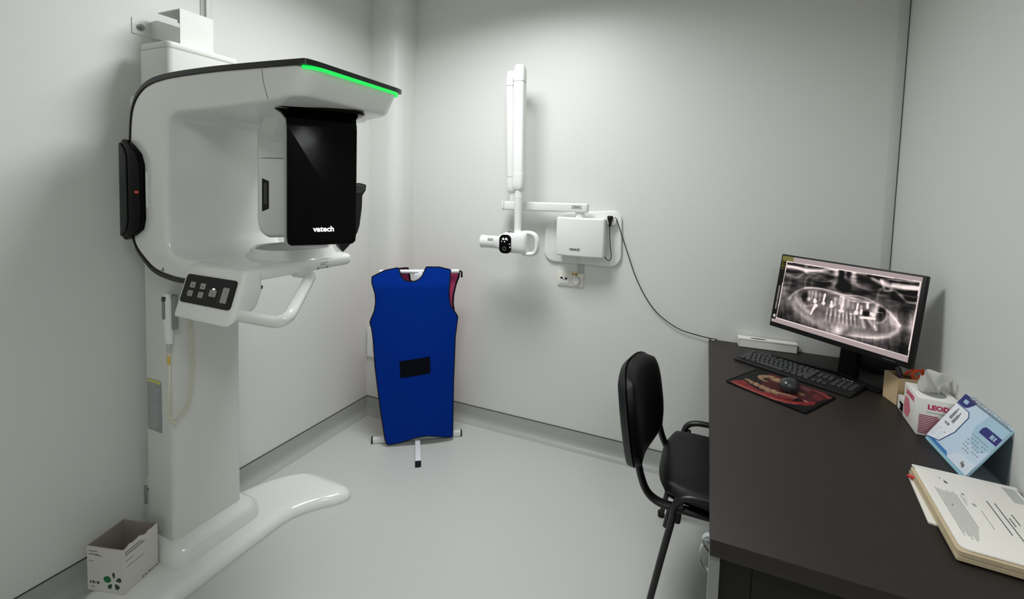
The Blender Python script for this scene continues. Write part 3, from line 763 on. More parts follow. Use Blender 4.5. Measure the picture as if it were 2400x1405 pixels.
# ================================================================== WALL X-RAY UNIT
WX = thing('intraoral_xray_unit', 'white wall mounted dental x-ray unit with folded double arm and small tube head', 'x-ray unit', (-0.66, BW, 1.24))
mp = roundpoly([(-0.899, 1.086), (-0.448, 1.084), (-0.456, 1.400), (-0.775, 1.374), (-0.895, 1.285)], [0.065, 0.065, 0.05, 0.10, 0.05], 8)
mpo = obj('mounting_plate', bev(prism(nb(), mp, XZ, BW-0.018, BW+0.0005), 0.006, 3, 50), M_white2, WX)
bx = []
for z, g in ((1.140, 0.0), (1.354, 1.0)):
    row = [(-0.795, BW-0.015), (-0.795, 2.462)]
    for k in range(13):
        x = -0.795+0.267*k/12; row.append((x, 2.455-0.030*math.sin(PI*(0.22+0.70*k/12))))
    row += [(-0.528, 2.462), (-0.528, BW-0.015)]
    bx.append([(x, y, z) for x, y in row])
bm = loft(nb(), bx); bev(bm, 0.010, 4, 34)
cbx = obj('control_box', bm, M_white2, WX)
obj('box_lettering', text_bm('vatech', 0.023, (-0.682, 2.4238, 1.182), (1, 0.0, 0), (0, 0, 1), 0.0006, bold=0.0002), M_pdark, cbx, smooth=False, label='dark printed lettering')
bm = nb(); cyl(bm, (-0.672, 2.475, 1.352), (-0.672, 2.475, 1.392), 0.026)
obj('pivot_post', bm, M_white2, WX)
bm = rbox(-1.138, -0.624, 2.440, 2.490, 1.378, 1.428, 0.008, 4)
for v in bm.verts:
    if v.co.x > -0.7: v.co.z += 0.004
ha = obj('swing_arm', bm, M_white2, WX)
obj('arm_badge', rbox(-0.712, -0.655, 2.4385, 2.4402, 1.402, 1.422, 0.0006, 1), M_lgrey, ha, label='small grey badge')
bm = nb(); box(bm, -0.698, -0.668, 2.4380, 2.4386, 1.4105, 1.4130)
obj('badge_text', bm, M_pdark, ha, smooth=False)
bm = nb(); box(bm, -1.122, -1.120, 2.4395, 2.4905, 1.3775, 1.4285)
obj('arm_end_joint', bm, M_seam, ha, smooth=False)
# rear post and folded arms
bm = nb(); cyl(bm, (-1.072, 2.462, 1.425), (-1.072, 2.462, 1.475), 0.021)
obj('rear_post', bm, M_white2, WX)
def armtube(name, c0, c1, a, b, r=0.014):
    bm = nb()
    loft(bm, [[(c[0]+x, c[1]+y, c[2]) for x, y in rrect(-a/2, a/2, -b/2, b/2, r, 5)] for c in (c0, c1)])
    return obj(name, bm, M_white2, WX)
armtube('rear_arm', (-1.078, 2.452, 1.57), (-1.093, 2.437, 2.085), 0.048, 0.056)
armtube('front_arm', (-0.991, 2.352, 1.575), (-1.003, 2.352, 2.085), 0.060, 0.062)
def knuckle(name, c, a, b, z0, z1, rev=False):
    """joint cover: square at the tube, rounded away from it"""
    bm = nb(); R = []
    for k in range(9):
        t = k/8; e = 1-0.55*t**3.2; ez = z0+(z1-z0)*math.sin(t*PI/2)
        R.append([(c[0]+x*e*(1 if not rev else 1), c[1]+y*e, ez) for x, y in rrect(-a/2, a/2, -b/2, b/2, 0.016, 5)])
    loft(bm, R); return obj(name, bm, M_white2, WX)
knuckle('rear_elbow', (-1.093, 2.437), 0.049, 0.058, 2.085, 2.170)
knuckle('front_elbow', (-1.003, 2.352), 0.062, 0.064, 2.085, 2.178)
knuckle('lower_knuckle', (-0.991, 2.352), 0.063, 0.066, 1.585, 1.488)
knuckle('rear_knuckle', (-1.078, 2.455), 0.052, 0.058, 1.575, 1.478)
bm = nb(); cyl(bm, (-1.055, 2.42, 2.125), (-1.035, 2.37, 2.125), 0.022)
obj('elbow_pin', bm, M_white2, WX)
bm = nb(); bm2 = nb()
tube(bm2, [(x, y, 2.085) for x, y in [(-1.003+a, 2.352+b) for a, b in rrect(-0.0305, 0.0305, -0.0315, 0.0315, 0.014, 5)]], 0.0009, 5, closed=True)
tube(bm, [(x, y, 2.085) for x, y in [(-1.093+a, 2.437+b) for a, b in rrect(-0.0245, 0.0245, -0.0285, 0.0285, 0.014, 5)]], 0.0009, 5, closed=True)
obj('elbow_joint', bm, M_mgrey, WX); obj('elbow_joint', bm2, M_mgrey, WX)
bm = box(nb(), -1.053, -1.050, 2.425, 2.432, 1.515, 1.555)
obj('knuckle_slot', bm, M_black, WX, smooth=False)
bm = lathe(nb(), [(0.024, 0), (0.0235, -0.04), (0.024, -0.05), (0.0235, -0.06), (0.021, -0.15), (0.0195, -0.235)], (-0.990, 2.352, 1.500), seg=28)
obj('neck', bm, M_white2, WX)
bm = nb(); tube(bm, [(-0.990+0.0238*math.cos(t), 2.352+0.0238*math.sin(t), 1.450) for t in [2*PI*k/24 for k in range(24)]], 0.0007, 5, closed=True)
obj('neck_joint', bm, M_mgrey, WX)
# tube head: flattened body along X with an open loop handle on the right
HY = 2.335
def hsec(x, hz, hy, cz):
    return [(x, HY+hy*math.cos(t)*abs(math.cos(t))**-0.35 if abs(math.cos(t)) > 1e-6 else HY, cz+hz*math.sin(t)*abs(math.sin(t))**-0.25 if abs(math.sin(t)) > 1e-6 else cz) for t in [2*PI*(k+0.5)/28 for k in range(28)]]
R = [hsec(-1.110, 0.034, 0.034, 1.198), hsec(-1.095, 0.037, 0.037, 1.199), hsec(-1.075, 0.046, 0.043, 1.200), hsec(-1.050, 0.056, 0.047, 1.203), hsec(-1.01, 0.061, 0.048, 1.207),
     hsec(-0.97, 0.063, 0.047, 1.208), hsec(-0.94, 0.0635, 0.044, 1.208), hsec(-0.925, 0.0625, 0.036, 1.208), hsec(-0.918, 0.060, 0.022, 1.208)]
th = obj('tube_head', loft(nb(), R), M_white2, WX)
lp = []
for x, z in sm2([(-0.945, 1.262), (-0.905, 1.262), (-0.878, 1.250), (-0.866, 1.222), (-0.866, 1.185), (-0.874, 1.160), (-0.897, 1.148), (-0.945, 1.147)], 5, False): lp.append((x, HY, z))
obj('loop_handle', tube(nb(), lp, 0.0125, 14, sx=1.7, up=(1, 0, 0)), M_white2, th)
bm = lathe(nb(), [(0.033, 0), (0.036, 0.006), (0.0355, 0.07), (0.038, 0.088), (0.034, 0.090), (0.032, 0.06)], (-1.112, HY, 1.198), axis=(-1, 0, -0.01), seg=32)
obj('beam_cone', bm, M_white2, th)
bm = nb()
for k in range(5):
    plate(bm, (-1.147, HY-0.0325, 1.2140-0.0036*k), (1, 0, 0), (0, -0.35+0.1*k*0.4, 0.94), rect(0, 0.03-0.002*k, 0, 0.0018), 0.0006)
obj('cone_label', rbox(-1.150, -1.116, HY-0.0366, HY-0.0255, 1.208, 1.222, 0.0008, 1), M_lgrey, th, label='small silver label on the cone')
bm.free()
cd = [(x, z) for x, z in rrect(-1.069, -1.0, 1.146, 1.249, 0.026, 8)]
bm = nb(); n = len(cd)
def face_y(x, z): return HY-0.0475-0.0012+0.06*max(0, -1.05-x)+0.35*max(0, abs(z-1.2)-0.038)**1.0*0.35
A = [bm.verts.new((x, HY-0.053+0.03*abs(z-1.2)*0.4, z)) for x, z in cd]; B = [bm.verts.new((x, HY-0.030, z)) for x, z in cd]
bm.faces.new(A); bm.faces.new(B[::-1])
for i in range(n): bm.faces.new((A[i], A[(i+1) % n], B[(i+1) % n], B[i]))
hp_ = obj('head_display', bm, M_blackg, th, label='black display with lit digits and round button')
yb = HY-0.0534
bm = text_bm('-0. PL', 0.0155, (-1.036, yb, 1.2255), (1, 0, 0), (0, 0, 1), 0.0006, bold=0.0004)
for x, z, r in ((-1.054, 1.212, 0.0022), (-1.037, 1.2105, 0.0027), (-1.007, 1.200, 0.0022), (-1.004, 1.183, 0.0024)):
    cyl(bm, (x, yb-0.0006, z), (x, yb+0.002, z), r, seg=10)
obj('lit_digits', bm, M_disp, hp_, smooth=False)
bm = nb(); tube(bm, [(-1.0375+0.0088*math.cos(t), yb, 1.172+0.0095*math.sin(t)) for t in [2*PI*k/24 for k in range(24)]], 0.0012, 6, closed=True)
obj('round_button', bm, M_mgrey, hp_)
obj('head_lettering', text_bm('vatech', 0.016, (-1.012, HY-0.0280, 1.2655), (1, 0, 0.02), (0, 0.75, 0.45), 0.0006, bold=0.0005), M_pdark, th, smooth=False)
# trigger in its holder on the plate
TR = thing('exposure_trigger', 'small black hand trigger with looped cord hooked on the wall unit plate', 'hand switch', (-0.508, 2.515, 1.34))
obj('trigger_holder', bev(prism(nb(), rrect(-0.542, -0.481, 1.318, 1.360, 0.016, 4), XZ, 2.505, BW-0.017), 0.004, 2, 40), M_white2, WX)
bm = lathe(nb(), [(0.005, 0), (0.007, 0.004), (0.0075, 0.02), (0.012, 0.034), (0.0155, 0.042), (0.0165, 0.052), (0.013, 0.058)], (-0.510, 2.497, 1.312), seg=20)
obj('trigger_body', bm, M_black, TR)
cp1 = smooth_path([(-0.510, 2.497, 1.314), (-0.509, 2.497, 1.27), (-0.503, 2.499, 1.20), (-0.496, 2.50, 1.155), (-0.503, 2.50, 1.128), (-0.520, 2.50, 1.130), (-0.538, 2.50, 1.165), (-0.545, 2.502, 1.21), (-0.543, 2.504, 1.28), (-0.538, 2.51, 1.335), (-0.540, 2.53, 1.35)], 6)
obj('looped_cord', tube(nb(), cp1, 0.0022, 7), M_black, TR)
SW = solo('signal_cable', tube(nb(), smooth_path([(-0.497, BW-0.016, 1.362), (-0.482, BW-0.018, 1.350), (-0.458, BW-0.02, 1.285), (-0.408, 2.541, 1.146), (-0.367, 2.541, 1.042), (-0.306, 2.541, 0.933), (-0.236, 2.541, 0.852), (-0.137, 2.541, 0.792), (-0.04, 2.541, 0.772), (0.010, 2.541, 0.766), (0.05, 2.541, 0.7635)], 8), 0.0024, 7),
          M_black, 'thin black cable drooping along the wall from the x-ray unit to the desk', 'cable')
# socket plate below the unit
OU = thing('wall_socket', 'ivory double wall plate with data sockets and round outlet below the unit', 'socket', (-0.733, BW, 0.99))
obj('socket_plate', rbox(-0.811, -0.658, BW-0.010, BW, 0.950, 1.030, 0.003, 3), M_out, OU)
bm = rbox(-0.799, -0.743, BW-0.014, BW-0.008, 0.962, 1.012, 0.002, 2)
dm = obj('data_module', bm, M_white2, OU)
bm = nb(); box(bm, -0.792, -0.779, BW-0.0150, BW-0.0138, 0.990, 1.000); box(bm, -0.765, -0.752, BW-0.0150, BW-0.0138, 0.988, 1.000); box(bm, -0.776, -0.770, BW-0.0150, BW-0.0138, 0.984, 0.989)
obj('data_port', bm, M_hole, dm, smooth=False)
bm = lathe(nb(), [(0.027, 0), (0.026, 0.006), (0.0235, 0.009), (0.022, 0.004)], (-0.700, BW-0.010, 0.987), axis=(0, -1, 0), seg=32)
obj('round_outlet', bm, M_white2, OU)
bm = nb(); tube(bm, [(-0.700+0.024*math.cos(t), BW-0.0195, 0.987+0.024*math.sin(t)) for t in [-PI*0.35+PI*0.85*k/14 for k in range(15)]], 0.0016, 6)
obj('outlet_mark', bm, M_mgrey, OU)
bm = rbox(-0.726, -0.688, BW-0.0115, BW-0.0098, 1.016, 1.028, 0.0006, 1)
yt = obj('amber_sticker', bm, M_yellow, OU, label='amber sticker')
bm = nb(); box(bm, -0.722, -0.716, BW-0.0120, BW-0.0114, 1.019, 1.025); box(bm, -0.707, -0.693, BW-0.0120, BW-0.0114, 1.019, 1.025)
obj('sticker_print', bm, M_pdark, yt, smooth=False)
solo('data_cable', tube(nb(), smooth_path([(-0.690, 2.512, 1.142), (-0.690, 2.522, 1.105), (-0.700, 2.528, 1.07), (-0.722, 2.532, 1.035), (-0.745, 2.534, 1.012), (-0.757, BW-0.016, 0.999)], 6), 0.0022, 7),
     M_cord, 'cream data cable dropping from the control box to the wall plate', 'cable')
bm = rbox(-0.697, -0.660, BW-0.008, BW-0.0005, 1.032, 1.084, 0.002, 2)
solo('cable_duct', bm, M_lgrey, 'short pale grey duct between the unit plate and the wall plate', 'duct')
# socket low on the pillar face, partly behind the apron
PS = thing('wall_socket', 'white frame with grey insert on the corner pillar beside the blue apron', 'socket', (-1.985, PW, 0.47))
bm = nb(); fr = rrect(-2.036, -1.935, 0.378, 0.565, 0.004, 2); inn = rrect(-1.992, -1.950, 0.400, 0.545, 0.004, 2)
A = [[bm.verts.new((x, y, z)) for x, z in ring] for ring, y in ((fr, PW), (fr, PW-0.014), (inn, PW-0.014), (inn, PW-0.004))]
n = len(fr)
for k in range(3):
    for i in range(n): bm.faces.new((A[k][i], A[k][(i+1) % n], A[k+1][(i+1) % n], A[k+1][i]))
obj('socket_frame', bm, M_white2, PS)
obj('socket_insert', box(nb(), -1.993, -1.949, PW-0.005, PW-0.001, 0.399, 0.546), M_mgrey, PS, smooth=False)

# ================================================================== DESK
DT = 0.760
DK = thing('desk', 'long dark wenge desk along the right wall', 'desk', (0.37, 1.79, 0))
bm = nb(); prism(bm, [(0.030, 1.050), (RW-0.004, 1.050), (RW-0.004, 2.549), (0.012, 2.549)], XY, DT-0.038, DT); bev(bm, 0.0015, 2)
obj('desk_top', bm, M_desk, DK)
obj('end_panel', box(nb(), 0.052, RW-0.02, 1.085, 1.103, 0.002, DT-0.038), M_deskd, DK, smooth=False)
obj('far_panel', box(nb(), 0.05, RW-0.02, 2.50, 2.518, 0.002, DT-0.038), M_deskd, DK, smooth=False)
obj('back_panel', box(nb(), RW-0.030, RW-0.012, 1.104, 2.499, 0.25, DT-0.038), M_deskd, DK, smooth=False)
obj('edge_strip', rbox(0.030, 0.052, 1.066, 1.103, 0.002, DT-0.038, 0.0015, 2), mat('grey_edge_strip', (128, 130, 129), 0.4), DK, label='grey metal edge strip')
bm = nb(); box(bm, 0.115, 0.1165, 1.0835, 1.0852, 0.002, DT-0.038)
obj('panel_joint', bm, M_hole, DK, smooth=False)
bm = nb(); lpth = smooth_path([(0.036, 1.12, 0.723), (0.026, 1.115, 0.765-0.045+0.02), (0.017, 1.115, 0.735), (0.018, 1.115, 0.722), (0.030, 1.115, 0.706)], 4); bm.free()
def bandloop(pts, wd=0.007):
    bm = nb(); R = []
    P = smooth_path(pts, 5)
    for i, p in enumerate(P):
        t = (P[min(i+1, len(P)-1)]-P[max(i-1, 0)]).normalized(); nn = Vector((-t.z, 0, t.x)); yy = Vector((0, 1, 0))
        R.append([p+nn*0.0006-yy*wd, p+nn*0.0006+yy*wd, p-nn*0.0006+yy*wd, p-nn*0.0006-yy*wd])
    return loft(bm, R)
CL = thing('cable_band', 'clear plastic cable band curling from under the desk edge', 'cable band', (0.02, 1.12, 0.70))
bm = bandloop([(0.036, 1.12, 0.719), (0.024, 1.12, 0.718), (0.016, 1.12, 0.709), (0.0155, 1.12, 0.700), (0.022, 1.12, 0.688), (0.032, 1.12, 0.678)])
for v in bm.verts: pass
obj('upper_loop', bm, M_band, CL)
obj('lower_loop', bandloop([(0.033, 1.12, 0.700), (0.022, 1.12, 0.700), (0.013, 1.12, 0.684), (0.0115, 1.12, 0.662), (0.016, 1.12, 0.645), (0.026, 1.12, 0.634), (0.033, 1.12, 0.634)]), M_band, CL)
solo('paper_scrap', bev(prism(nb(), [(0.024, 2.532), (0.041, 2.530), (0.038, 2.546), (0.020, 2.547)], XY, DT+0.0004, DT+0.0012), 0.0002, 1), M_paper, 'tiny white scrap on the far left corner of the desk', 'scrap')

# ================================================================== CHAIR
CH = thing('office_chair', 'black padded side chair with tubular frame pushed under the desk', 'chair', (0.07, 1.88, 0))
seat_c = Vector((0.095, 1.865, 0.447))
obj('seat', pillow(nb(), lambda x, y, h: seat_c+Vector((x, y, h*1.0+0.012*(x/0.24)**2)), 0.235, 0.240, 0.020, 0.040, 26, 0.55, 6), M_leather, CH)
obj('seat_pan', pillow(nb(), lambda x, y, h: seat_c+Vector((x, y, -0.016+h)), 0.222, 0.225, 0.016, 0.010, 18, 0.5, 8), M_shell, CH)
# backrest: curved cushion in a shell, leaning back
BC = Vector((-0.230, 1.775, 0.685)); b_az = math.radians(-6.5)
bw_ = Vector((math.sin(b_az)*-1.0, math.cos(b_az), 0)); bf = Vector((math.cos(b_az), math.sin(b_az), 0))
lean = math.radians(8.5)
bu = Vector((-math.sin(lean)*bf.x, -math.sin(lean)*bf.y, math.cos(lean))); bfn = Vector((math.cos(lean)*bf.x, math.cos(lean)*bf.y, math.sin(lean)))
def bmap(x, y, h):
    t = 1-0.10*max(0, y/0.19)**2-0.10*max(0, -y/0.19)**2
    return BC+bw_*x*t+bu*y+bfn*(h+0.75*x*x+0.10*y*abs(y)*0)
obj('backrest', pillow(nb(), lambda x, y, h: bmap(x, y, h), 0.222, 0.182, 0.004, 0.034, 26, 0.75, 5), M_leather, CH)
obj('back_shell', pillow(nb(), lambda x, y, h: bmap(x, y, h-0.006), 0.226, 0.186, 0.030, 0.004, 22, 0.75, 7), M_shell, CH)
for yy, top in ((1.645, -0.185), (1.985, -0.150)):
    k = 0.035 if yy > 1.8 else 0
    p = smooth_path([(-0.215+k, yy, 0.62), (-0.200+k, yy, 0.54), (-0.186+k, yy, 0.488), (-0.168+k, yy, 0.448), (-0.140+k*0.7, yy, 0.424), (-0.10, yy, 0.415), (0.0, yy, 0.414), (0.26, yy, 0.416)], 6)
    obj('back_upright', tube(nb(), p, 0.0125, 14, sx=1.5), M_frame, CH)
for yy, sgn in ((1.602, -1), (2.150, 1)):
    arch = smooth_path([(-0.074, yy, 0.40), (-0.070, yy, 0.445), (-0.055, yy, 0.473), (-0.025, yy, 0.488), (0.02, yy, 0.492), (0.14, yy, 0.492), (0.205, yy, 0.486), (0.232, yy, 0.462), (0.243, yy, 0.40)], 6)
    obj('side_arch', tube(nb(), arch, 0.0115, 14, sx=1.3), M_frame, CH)
    obj('leg', tube(nb(), [(-0.073, yy, 0.41), (-0.105, yy+sgn*0.012, 0.25), (-0.150, yy+sgn*0.030, 0.012)], [0.0115, 0.0115, 0.011], 14, sx=1.3), M_frame, CH)
    obj('leg', tube(nb(), [(0.241, yy, 0.41), (0.262, yy+sgn*0.012, 0.25), (0.290, yy+sgn*0.030, 0.012)], [0.0115, 0.0115, 0.011], 14, sx=1.3), M_frame, CH)
    for xf in (-0.1515, 0.291):
        bm = nb(); cyl(bm, (xf, yy+sgn*0.0305, 0.001), (xf, yy+sgn*0.030, 0.022), 0.015, seg=16)
        obj('foot_cap', bm, M_black, CH)
    obj('side_link', tube(nb(), [(-0.05, yy, 0.450), (-0.05, yy-sgn*0.06, 0.414)], 0.009, 10), M_frame, CH)
    obj('side_link', tube(nb(), [(0.20, yy, 0.47), (0.20, yy-sgn*0.06, 0.42)], 0.009, 10), M_frame, CH)
    y2 = yy-sgn*0.058
    bm = nb(); tube(bm, [(-0.085, y2, 0.415), (-0.089, y2, 0.380), (-0.099, y2, 0.325)], 0.0095, 12)
    obj('stacking_stub', bm, M_frame, CH)
    bm = nb(); tube(bm, [(-0.058, y2, 0.420), (-0.060, y2, 0.385), (-0.063, y2, 0.355)], 0.0125, 12)
    obj('stacking_stub', bm, M_frame, CH)

# ================================================================== MONITOR
MAZ = -0.767; MT = 0.167
MO = thing('monitor', 'black flat monitor showing a panoramic jaw x-ray on the desk', 'monitor', (0.545, 2.285, DT+0.001), MAZ, local=True)
mw = Vector((0.469, 2.169, 1.084))-Vector((0.545, 2.285, DT+0.001))
mc = Vector((mw.x*math.cos(MAZ)+mw.y*math.sin(MAZ), -mw.x*math.sin(MAZ)+mw.y*math.cos(MAZ), mw.z))
def mm(px, pz, d): return mc+Vector((px, pz*math.sin(MT)+d*math.cos(MT), pz*math.cos(MT)-d*math.sin(MT)))   # d = backwards
W2, H2 = 0.270, 0.1625
bm = prism(nb(), rrect(-W2, W2, -H2, H2, 0.004, 3), lambda a, b, d: mm(a, b, d), 0.0, 0.018); bev(bm, 0.0015, 2, 50)
obj('bezel', bm, M_black, MO)
bm = prism(nb(), rrect(-0.20, 0.20, -0.12, 0.10, 0.02, 4), lambda a, b, d: mm(a, b, d), 0.018, 0.045); bev(bm, 0.008, 3, 50)
obj('back_cover', bm, M_black, MO)
# stand: neck and V shaped foot (local coordinates)
bm = nb(); loft(bm, [[(x, y+0.0, 0.006) for x, y in rect(-0.036, 0.036, -0.012, 0.018)], [(x, y, 0.16) for x, y in rect(-0.030, 0.030, -0.004, 0.022)], [(mc.x*0+x, y-0.01, 0.30) for x, y in rect(-0.028, 0.028, 0.0, 0.03)]]); bev(bm, 0.004, 2)
obj('neck', bm, M_black, MO)
def w2l(x, y):
    dx, dy = x-0.545, y-2.285
    return (dx*math.cos(MAZ)+dy*math.sin(MAZ), -dx*math.sin(MAZ)+dy*math.cos(MAZ))
fa = [w2l(*p) for p in ((0.275, 2.392), (0.282, 2.425), (0.50, 2.395), (0.590, 2.345), (0.640, 2.170), (0.615, 2.140), (0.588, 2.155), (0.545, 2.262), (0.51, 2.300))]
obj('stand_foot', bev(prism(nb(), fa, XY, 0.0, 0.010), 0.002, 2, 40), M_black, MO)
obj('rear_plug_block', rbox(0.02, 0.16, 0.01, 0.04, 0.05, 0.12, 0.004, 2), M_black, MO)
bm = nb(); plate(bm, mm(0.18, -0.1545, -0.0002), (1, 0, 0), mm(0, 1, 0)-mm(0, 0, 0), rect(0, 0.042, 0, 0.0035), 0.0003)
obj('bezel_mark', bm, M_dgrey, MO, smooth=False)
# the picture on the screen: colours worked out as a field in x-ray picture units
def seg_d(X, Y, p, q):
    px, py = p; qx, qy = q; dx, dy = qx-px, qy-py; l2 = dx*dx+dy*dy+1e-9
    t = np.clip(((X-px)*dx+(Y-py)*dy)/l2, 0, 1)
    return np.hypot(X-px-t*dx, Y-py-t*dy)
def stroke(F, X, Y, pts, wd, amp, hard=2.0):
    d = None
    if len(pts) > 2: pts = sm2(pts, 3, False)
    for p, q in zip(pts, pts[1:]):
        e = seg_d(X, Y, p, q); d = e if d is None else np.minimum(d, e)
    F += amp*np.exp(-(d/wd)**hard)
def blob(F, X, Y, c, a, b, ang, amp, hard=2.0):
    ca, sa = math.cos(ang), math.sin(ang); u = (X-c[0])*ca+(Y-c[1])*sa; v = -(X-c[0])*sa+(Y-c[1])*ca
    r = np.sqrt((u/a)**2+(v/b)**2)
    F += amp*np.exp(-r**hard)
def vnoise(X, Y, sx, sy, seed):
    rng = np.random.RandomState(seed); g = rng.rand(64, 64)
    x = (X/sx) % 63; y = (Y/sy) % 63
    i = x.astype(int); j = y.astype(int); fx = x-i; fy = y-j
    fx = fx*fx*(3-2*fx); fy = fy*fy*(3-2*fy)
    return (g[j, i]*(1-fx)+g[j, i+1]*fx)*(1-fy)+(g[j+1, i]*(1-fx)+g[j+1, i+1]*fx)*fy
def grid_mesh(name, nx, ny, posf, colf, m, parent):
    u, v = np.meshgrid(np.linspace(0, 1, nx), np.linspace(0, 1, ny))
    verts = [posf(a, b) for a, b in zip(u.ravel(), v.ravel())]
    faces = [(j*nx+i, j*nx+i+1, (j+1)*nx+i+1, (j+1)*nx+i) for j in range(ny-1) for i in range(nx-1)]
    me = bpy.data.meshes.new(name); me.from_pydata(verts, [], faces); me.update()
    col = colf(u, v).reshape(-1, 3)
    at = me.color_attributes.new('pic', 'FLOAT_COLOR', 'POINT')
    at.data.foreach_set('color', np.concatenate([col, np.ones((len(col), 1))], 1).astype(np.float32).ravel())
    me.materials.append(m)
    o = bpy.data.objects.new(name, me); COL.objects.link(o); o.parent = parent; ORG[o.name] = ORG[parent.name]
    return o
def xray(u, v):
    # v: 0 bottom .. 1 top ; to picture units through the screen's corners
    TL, TR, BR, BL = [np.array(p, float) for p in ((160, 55), (1835, 300), (1668, 1325), (42, 832))]
    A = np.array([[0, 0, 1, 0, 0, 0, 0, 0]]*8, float)
    src = [(0, 1), (1, 1), (1, 0), (0, 0)]; rows = []; rhs = []
    for (a, b), (x, y) in zip(src, (TL, TR, BR, BL)):
        rows.append([a, b, 1, 0, 0, 0, -a*x, -b*x]); rhs.append(x)
        rows.append([0, 0, 0, a, b, 1, -a*y, -b*y]); rhs.append(y)
    h = np.linalg.solve(np.array(rows), np.array(rhs))
    den = h[6]*u+h[7]*v+1
    X = (h[0]*u+h[1]*v+h[2])/den; Y = (h[3]*u+h[4]*v+h[5])/den
    # inverse for the film rectangle
    rows = []; rhs = []
    for (a, b), (x, y) in zip([(0, 0), (1, 0), (1, 1), (0, 1)], ((205, 122), (1815, 352), (1678, 1258), (95, 797))):
        rows.append([x, y, 1, 0, 0, 0, -a*x, -a*y]); rhs.append(a)
        rows.append([0, 0, 0, x, y, 1, -b*x, -b*y]); rhs.append(b)
    g = np.linalg.solve(np.array(rows), np.array(rhs))
    den = g[6]*X+g[7]*Y+1; P = (g[0]*X+g[1]*Y+g[2])/den; Q = (g[3]*X+g[4]*Y+g[5])/den
    F = np.full_like(X, 0.25)
    F += 0.16*(vnoise(X, Y, 150, 70, 1)-0.5)+0.10*(vnoise(X, Y, 44, 30, 2)-0.5)+0.05*(vnoise(X, Y, 16, 12, 8)-0.5)
    up_ = 1/(1+np.exp((Y-(470+0.14*(X-200)))/40))
    F += up_*(0.42*(vnoise(X, Y-0.13*X+400, 190, 34, 3)-0.5)+0.26*(vnoise(X, Y-0.10*X+400, 90, 20, 4)-0.5))
    F += (1-up_)*0.16*(vnoise(X-0.1*Y+400, Y, 24, 150, 12)-0.5)
    st = lambda pts, wd, amp, hard=2.0: stroke(F, X, Y, pts, wd, amp, hard)
    bl = lambda c, a, b, ang, amp, hard=2.0: blob(F, X, Y, c, a, b, math.radians(ang), amp, hard)
    # soft tissue and jaw body
    bl((560, 720), 420, 190, 22, 0.16); bl((1150, 860), 430, 190, 16, 0.18); bl((850, 620), 420, 150, 14, 0.10)
    bl((240, 470), 90, 170, 0, -0.12); bl((330, 380), 110, 90, 0, -0.12); bl((215, 740), 120, 90, 0, -0.16)
    bl((1700, 640), 150, 110, 10, -0.16); bl((1640, 1050), 90, 180, 20, -0.14); bl((1560, 1180), 160, 70, 20, -0.2); bl((420, 900), 200, 40, 22, -0.22)
    bl((1150, 1130), 330, 60, 10, -0.06); bl((1720, 830), 60, 110, 10, 0.42); bl((1700, 950), 40, 90, 10, 0.25)
    bl((180, 470), 40, 130, 5, 0.30); bl((245, 380), 22, 100, 8, 0.20)
    # bright and dark bands across the top
    st([(225, 185), (330, 205), (430, 235)], 22, 0.75); st([(440, 235), (580, 230), (780, 205)], 22, 0.72); st([(330, 135), (520, 165), (700, 190), (800, 220)], 12, 0.75)
    st([(230, 160), (400, 180)], 14, -0.3); st([(470, 185), (620, 205), (740, 235)], 13, -0.35); st([(215, 245), (320, 250), (420, 262)], 22, -0.28); st([(215, 290), (330, 315), (400, 270)], 12, 0.25)
    st([(840, 210), (1000, 250), (1150, 275)], 14, 0.35); st([(1040, 270), (1180, 285), (1330, 330)], 20, -0.30); st([(1330, 340), (1400, 390), (1550, 430), (1780, 440)], 20, 0.55)
    st([(1480, 395), (1620, 410), (1790, 420)], 24, 0.62); st([(1440, 350), (1600, 370), (1780, 385)], 15, -0.4); st([(1500, 470), (1700, 495), (1770, 500)], 24, -0.30); st([(1420, 330), (1620, 345), (1790, 375)], 10, 0.2)
    st([(1220, 310), (1330, 380), (1440, 430), (1540, 490), (1640, 590), (1760, 610)], 18, 0.40); st([(1480, 540), (1600, 570), (1720, 590)], 26, -0.25)
    st([(1330, 330), (1380, 460), (1450, 460)], 14, 0.35)
    # nose and sinuses
    bl((855, 260), 34, 62, 4, -0.62, 3); bl((945, 255), 28, 50, 4, -0.55, 3); bl((900, 300), 24, 44, 0, 0.25); bl((860, 340), 40, 70, 0, -0.35); bl((800, 260), 30, 60, 6, 0.45); bl((1000, 310), 34, 90, 6, 0.5)
    bl((780, 385), 44, 40, 0, 0.62); bl((815, 415), 40, 34, 10, -0.45, 3); bl((920, 400), 60, 40, 10, -0.45); bl((890, 460), 60, 24, 10, -0.35)
    bl((615, 290), 150, 46, 4, -0.26, 3); bl((600, 295), 50, 18, 6, 0.2); bl((640, 390), 150, 44, 8, -0.22, 3); st([(430, 430), (435, 340), (520, 270), (700, 255)], 9, 0.18); st([(510, 420), (500, 350)], 9, 0.14); st([(520, 345), (640, 360), (740, 355)], 8, 0.25)
    bl((1170, 375), 140, 50, 18, -0.30, 3); bl((1180, 390), 70, 20, 18, 0.16); st([(1030, 310), (1040, 400), (1200, 460), (1330, 440)], 10, 0.16); bl((1150, 500), 140, 36, 12, -0.15); bl((1360, 500), 60, 50, 0, -0.14)
    st([(1290, 560), (1310, 470), (1380, 410)], 14, 0.20); bl((1480, 520), 70, 60, 20, -0.2)
    # palate lines
    st([(250, 565), (280, 520), (370, 460), (470, 438), (620, 450), (800, 508), (1000, 560), (1180, 600), (1300, 630), (1400, 690), (1480, 770), (1545, 850), (1570, 890)], 15, 0.34)
    st([(420, 440), (560, 436), (720, 465), (880, 515), (1050, 530), (1160, 560), (1250, 600)], 6, 0.42)
    st([(860, 540), (1000, 590), (1200, 610)], 7, 0.35)
